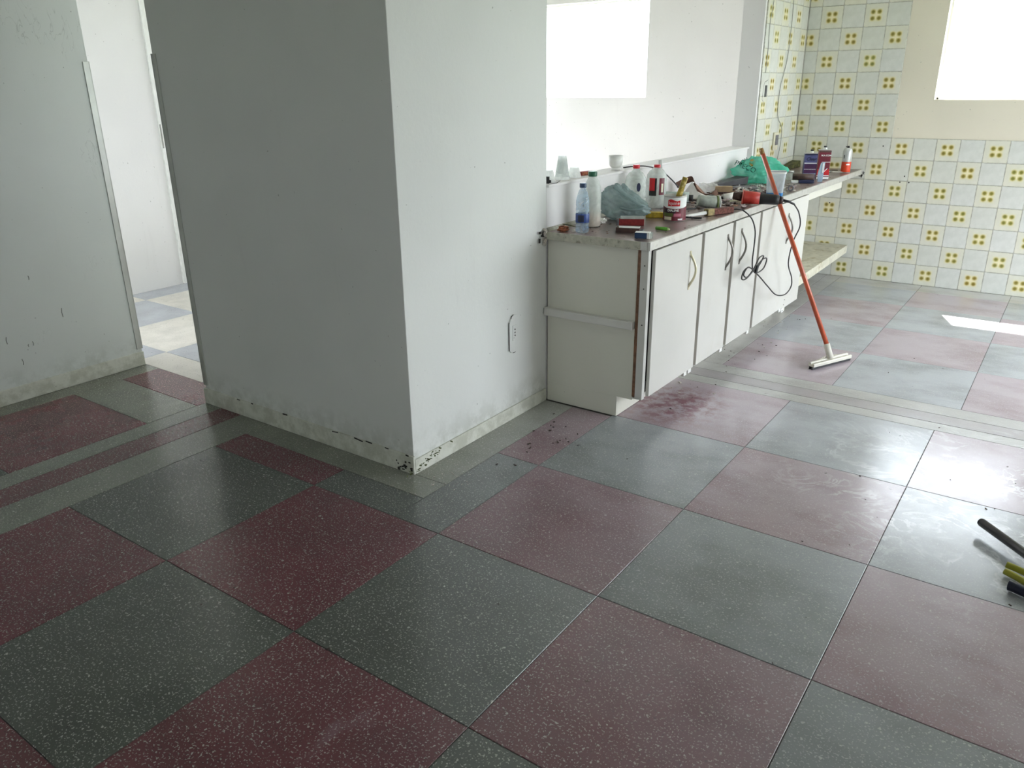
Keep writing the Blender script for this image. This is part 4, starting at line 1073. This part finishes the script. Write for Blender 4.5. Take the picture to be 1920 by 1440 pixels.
for x, y, sz, lab in ((0.03, 3.27, 1.0, 'pale plaster lump just behind the barrel of the red hand tool'), (-0.075, 3.42, .8, 'pale plaster lump in front of the tan wooden block'),
                      (-0.075, 3.62, .9, 'pale plaster lump in front of the flat grey dish'), (0.06, 3.45, .7, 'pale plaster lump beside the cloudy pot')):
    o = crumple(9.1 + x * 40, .021 * sz, .55, 2, M_['mortarw'], 'plaster_lump', sharp=0.8); o.location = (x, y, Z + .004); tag(o, lab, 'debris')
# hot air gun: red barrel, black grip hanging over the edge
t = put('heat_gun', 'red and black hand tool lying across the worktop edge', 'power tool', 0.125, 3.115, Z + .040, 0.0)
ax = Vector((0.955, 0.29, -0.055)).normalized()
def along(s_, off=(0, 0, 0)): return ax * s_ + Vector(off)
obj('red_barrel', MB().tube([along(-.030), along(-.024), along(.010), along(.055)], .037, 26, .031), M_['redtool'], t)
obj('front_flange', MB().tube([along(-.0365), along(-.0305)], .0385, 26), simple('pale_red_rim', (206, 110, 96), 0.4), t)
obj('nozzle', MB().tube([along(-.085, (0, 0, .004)), along(-.0370)], .018, 18, .024), M_['choc'], t)
obj('black_grip', MB().tube([along(.0555), along(.085), along(.13), along(.155)], .0305, 24, .0255), M_['black'], t)
obj('grip_end', MB().tube([along(.1555), along(.175)], .0225, 20, .016), simple('brown_black', (64, 46, 42), 0.5), t)
obj('cord_sleeve', MB().tube([along(.1755), along(.20, (.004, .012, -.006)), along(.215, (.010, .03, -.020))], .0075, 12, .0055), M_['black'], t)

cordpts = [along(.215, (.125 + .010, 3.115 + .03, Z + .040 - .020)), (0.345, 3.30, 0.770), (0.325, 3.42, 0.68), (0.285, 3.46, 0.58), (0.262, 3.50, 0.45), (0.262, 3.60, 0.345), (0.262, 3.61, 0.285), (0.262, 3.50, 0.262), (0.262, 3.32, 0.300),
           (0.262, 3.15, 0.385), (0.262, 3.02, 0.455), (0.262, 2.90, 0.515), (0.266, 2.80, 0.555), (0.268, 2.72, 0.550), (0.268, 2.70, 0.515), (0.264, 2.78, 0.500), (0.262, 2.90, 0.525), (0.260, 3.02, 0.555), (0.258, 3.10, 0.545), (0.258, 3.06, 0.500), (0.262, 2.93, 0.500),
           (0.268, 2.84, 0.540), (0.272, 2.76, 0.562), (0.272, 2.71, 0.535), (0.268, 2.78, 0.508), (0.266, 2.88, 0.535), (0.262, 2.96, 0.575), (0.262, 3.03, 0.572), (0.258, 2.98, 0.530), (0.254, 2.91, 0.515),
           (0.252, 2.885, 0.57), (0.250, 2.895, 0.64), (0.245, 2.905, 0.72), (0.236, 2.86, 0.79), (0.205, 2.82, 0.832), (0.16, 2.86, 0.833), (0.12, 2.86, 0.829), (0.076, 2.815, 0.832)]
t = thing('power_cord', 'black cord looped in a bow in front of the cabinet doors', 'cord', (0.26, 2.9, 0.5))
obj('cable', MB().tube(spline(cordpts, 6), .0036, 7), M_['blackcord'], t, world=True)
obj('tie', MB().tube([(0.268, 2.905, 0.505), (0.268, 2.925, 0.540)], .009, 10), M_['black'], t, 0.001, world=True)
t = thing('power_cord', 'grey lead running along the ledge and down into the rubble', 'cord', (-0.35, 2.8, 1.0))
obj('cable', MB().tube(spline([(-0.40, 2.66, 1.030), (-0.345, 2.665, 1.038), (-0.31, 2.74, 1.034), (-0.285, 2.86, 1.006), (-0.262, 2.96, 0.95), (-0.235, 3.04, 0.885), (-0.19, 3.06, 0.842), (-0.11, 3.02, 0.828), (-0.08, 2.90, 0.826), (-0.06, 2.80, 0.826), (-0.12, 2.74, 0.827), (-0.20, 2.84, 0.829), (-0.15, 2.96, 0.832), (-0.06, 2.95, 0.828), (0.02, 2.80, 0.826)], 6), .0035, 7), M_['darkgrey'], t, world=True)

# ------------------------------------------------------------------ things on the walls
t = thing('wall_socket', 'painted over power socket plate on the white pillar wall', 'socket', (-0.365, 1.600, 0.405))
mb = MB()
pl = [(1.565, .332), (1.578, .322), (1.600, .318), (1.618, .322), (1.640, .335), (1.640, .478), (1.622, .488), (1.600, .492), (1.584, .486), (1.572, .470), (1.565, .462)]
n_ = len(pl)
mb.add([(-.3648, y, z) for y, z in pl] + [(-.359, y, z) for y, z in pl] , [tuple(range(n_))[::-1], tuple(range(n_, 2 * n_))] + [(i, (i + 1) % n_, (i + 1) % n_ + n_, i + n_) for i in range(n_)])
obj('plate', mb, M_['wall'], t, 0.0015, world=True)
obj('paint_crack', MB().tube([(-.3625, 1.612, .316), (-.3605, 1.594, .317), (-.3605, 1.590, .332), (-.3605, 1.564, .334), (-.3605, 1.563, .46), (-.3605, 1.575, .468), (-.3605, 1.583, .486), (-.3605, 1.597, .493)], .0016, 6), M_['gapdark'], t, world=True)
obj('socket_face', MB().box(-.3588, -.3565, 1.587, 1.619, .375, .445), M_['wall'], t, 0.001, world=True)
mb = MB()
for z in (.397, .411, .425): mb.cyl((-.3566, 1.603, z), (-.3555, 1.603, z), .0035, n=10)
obj('pin_hole', mb, M_['gapdark'], t, world=True)['kind'] = 'stuff'
t = thing('switch_box', 'broken open switch box on the bright edge of the tiled side wall', 'switch', (-0.329, 4.535, 1.386))
mb = MB().box(-.3302, -.3255, 4.49, 4.575, 1.315, 1.450)
obj('mount', mb, M_['wall_white'], t, 0.001, world=True)
obj('broken_rim', MB().tube([(-.324, 4.60, 1.462), (-.323, 4.575, 1.452), (-.323, 4.52, 1.44), (-.323, 4.50, 1.41), (-.323, 4.495, 1.33), (-.323, 4.52, 1.315), (-.323, 4.545, 1.295)], .003, 6), M_['darkgrey'], t, world=True)
obj('switch_core', MB().box(-.325, -.318, 4.535, 4.572, 1.345, 1.420), M_['darkgrey'], t, 0.002, world=True)
t = thing('wall_socket', 'beige socket with grey insert on the tiled side wall', 'socket', (-0.3205, 4.86, 1.035))
obj('plate', MB().box(-.3208, -.310, 4.805, 4.905, .975, 1.100), M_['beige_pl'], t, 0.004, world=True)
obj('insert', MB().box(-.3098, -.306, 4.835, 4.895, 1.010, 1.080), M_['greyfoam'], t, 0.002, world=True)
t = thing('hanging_wire', 'thin grey wire hanging down the tiled side wall', 'wire', (-0.31, 4.9, 1.5))
obj('cable', MB().tube(spline([(-.313, 4.93, 2.45), (-.313, 4.93, 2.1), (-.313, 4.945, 1.86), (-.313, 4.935, 1.62), (-.313, 4.87, 1.47), (-.313, 4.835, 1.40), (-.313, 4.84, 1.22), (-.306, 4.945, 1.12), (-.306, 4.945, 0.98), (-.310, 4.90, 0.845), (-.29, 4.92, .830)], 6), .0028, 6), M_['grey_pl'], t, world=True)
t = thing('hanging_wire', 'short thin wire at the left edge of the tiled side wall', 'wire', (-0.31, 4.47, 1.7))
obj('cable', MB().tube(spline([(-.317, 4.54, 2.2), (-.317, 4.535, 1.95), (-.317, 4.50, 1.80), (-.317, 4.51, 1.64), (-.317, 4.505, 1.50)], 6), .0022, 6), M_['grey_pl'], t, world=True)

# ------------------------------------------------------------------ squeegee
t = thing('floor_squeegee', 'floor squeegee with red orange pole leaning on the worktop edge', 'squeegee', (0.645, 3.143, 0))
b0 = Vector((0.640, 3.140, 0.062)); d_ = (Vector((0.052, 3.462, 1.078)) - Vector((0.6175, 3.152, 0.10))).normalized()
p1 = Vector((0.6175, 3.152, 0.10)); L = 1.180
obj('pole', MB().cyl(p1, p1 + d_ * (L - .035), .0125, n=18), M_['redpole'], t, world=True)
obj('pole_tip', MB().cyl(p1 + d_ * (L - .0348), p1 + d_ * L, .0127, n=18), M_['brownring'], t, world=True)
hd = Vector((0.126, 0.271, 0)).normalized(); sd = Vector((hd.y, -hd.x, 0)); hc = Vector((0.645, 3.145, 0))
def hp(a, b, z): return hc + hd * a + sd * b + Vector((0, 0, z))
def hbox(a0, a1, b0_, b1_, z0, z1): return [hp(a0, b0_, z0), hp(a1, b0_, z0), hp(a1, b1_, z0), hp(a0, b1_, z0), hp(a0, b0_, z1), hp(a1, b0_, z1), hp(a1, b1_, z1), hp(a0, b1_, z1)]
BF = [(0, 3, 2, 1), (4, 5, 6, 7), (0, 1, 5, 4), (1, 2, 6, 5), (2, 3, 7, 6), (3, 0, 4, 7)]
obj('socket', MB().cyl(hp(0, 0, .036), p1 + d_ * .012, .017, .0165, 18), M_['sq'], t, world=True)
obj('head', MB().add(hbox(-.150, .150, -.019, .019, .016, .026), BF).tube([hp(-.148, -.011, .031), hp(.148, -.011, .031)], .008, 12).tube([hp(-.150, .013, .028), hp(.150, .013, .028)], .007, 12), M_['sq'], t, 0.001, world=True)
obj('rubber_blade', MB().add(hbox(-.151, .151, .006, .012, .001, .0155), BF), M_['black'], t, world=True)
obj('rubber_blade', MB().add(hbox(-.151, .151, -.012, -.006, .001, .0155), BF), M_['black'], t, world=True)
mb = MB()
for k in range(-11, 12):
    if abs(k) < 2: continue
    h_ = .060 - .0026 * abs(k)
    mb.add([hp(k * .0125 - .002, -.014, .0365), hp(k * .0125 + .002, -.014, .0365), hp(k * .0125 + .0015, -.010, h_), hp(k * .0125 - .0015, -.010, h_), hp(k * .0125, -.022, .0365)], [(0, 1, 2, 3), (0, 3, 4), (1, 4, 2), (2, 4, 3)])
o = obj('rib_fin', mb, M_['sq'], t, world=True); o['kind'] = 'stuff'

# ------------------------------------------------------------------ tool lying on the floor at the right, and its neighbours
t = thing('dark_pipe', 'dark metal pipe handle lying on the floor at the right edge', 'pipe', (1.60, 1.60, 0))
dv = (Vector((1.654, 1.549, 0)) - Vector((1.522, 1.674, 0))).normalized(); p0 = Vector((1.520, 1.668, .0165))
obj('tube_body', MB().cyl(p0 + Vector((0, 0, 0.022)), p0 + dv * .62 + Vector((0, 0, 0.004)), .0145, n=20), M_['dkmetal'], t, world=True)
obj('end_plug', MB().cyl(p0 + Vector((0, 0, .022)) - dv * .006, p0 + Vector((0, 0, .022)) - dv * .0002, .0125, n=18), M_['black'], t, world=True)
obj('rest', MB().cyl(p0 + dv * .56 + Vector((0, 0, -.0155)), p0 + dv * .585 + Vector((0, 0, -.009)), .006, n=10), M_['black'], t, world=True)
t = thing('pliers', 'pliers with two olive yellow grips lying near the dark pipe', 'pliers', (1.68, 1.41, 0))
obj('grip', MB().tube(spline([(1.612, 1.452, .026), (1.640, 1.447, .024), (1.690, 1.432, .020), (1.750, 1.400, .018)], 5), .0105, 12), simple('olive_yellow_grip', (150, 148, 40), 0.35), t, world=True)
obj('grip', MB().tube(spline([(1.612, 1.424, .018), (1.640, 1.410, .017), (1.690, 1.385, .016), (1.752, 1.374, .016)], 5), .0105, 12), simple('olive_yellow_grip_low', (156, 152, 46), 0.35), t, world=True)
obj('jaw', MB().tube([(1.751, 1.387, .017), (1.80, 1.367, .014), (1.85, 1.345, .012)], .014, 10, .006), M_['dkmetal'], t, world=True)
t = thing('screwdriver', 'navy screwdriver handle lying just below the pliers', 'screwdriver', (1.68, 1.33, 0))
obj('handle', MB().tube(spline([(1.630, 1.346, .018), (1.642, 1.342, .019), (1.690, 1.325, .018), (1.745, 1.300, .018)], 5), .0165, 16, .014), simple('navy_handle', (28, 32, 52), 0.3), t, world=True)
obj('shank', MB().cyl((1.746, 1.2995, .018), (1.86, 1.250, .014), .004, n=10), M_['nickel'], t, world=True)

# grit and chips on the floor
mb = MB()
spots = [(0.087, 2.438, 0), (0.10, 2.47, 1)]
def chip(x, y, s_, mi): mb.mat(mi).cbox((x, y, .0008 + s_ * .2), (s_ * random.uniform(.8, 2.2), s_ * random.uniform(.5, 1), s_ * .4), Matrix.Rotation(random.uniform(0, 3.1), 3, 'Z'))
for k in range(26): chip(random.uniform(.2, 1.9), random.uniform(1.0, 3.6), random.uniform(.002, .005), 1)
for k in range(18): chip(random.uniform(-1.2, 1.9), random.uniform(-.4, .7), random.uniform(.002, .006), 1)
for k in range(20): chip(max(-.3, random.gauss(-.12, .05)), random.gauss(1.50, .12), random.uniform(.003, .008), 1)
for k in range(26): chip(max(-.33, random.gauss(-.22, .05)), random.gauss(.97, .08), random.uniform(.002, .005), 0)
for k in range(60): chip(random.uniform(0.03, .30), random.uniform(2.0, 4.0), random.uniform(.002, .006), random.choice([0, 1]))
chip(0.087, 2.438, .012, 0)
o = obj('floor_grit', mb, [M_['mortarw'], simple('dark_chip', (58, 44, 40), 0.9)]); o['kind'] = 'stuff'; tag(o, 'dark chips and pale crumbs scattered over the terrazzo floor', 'debris')
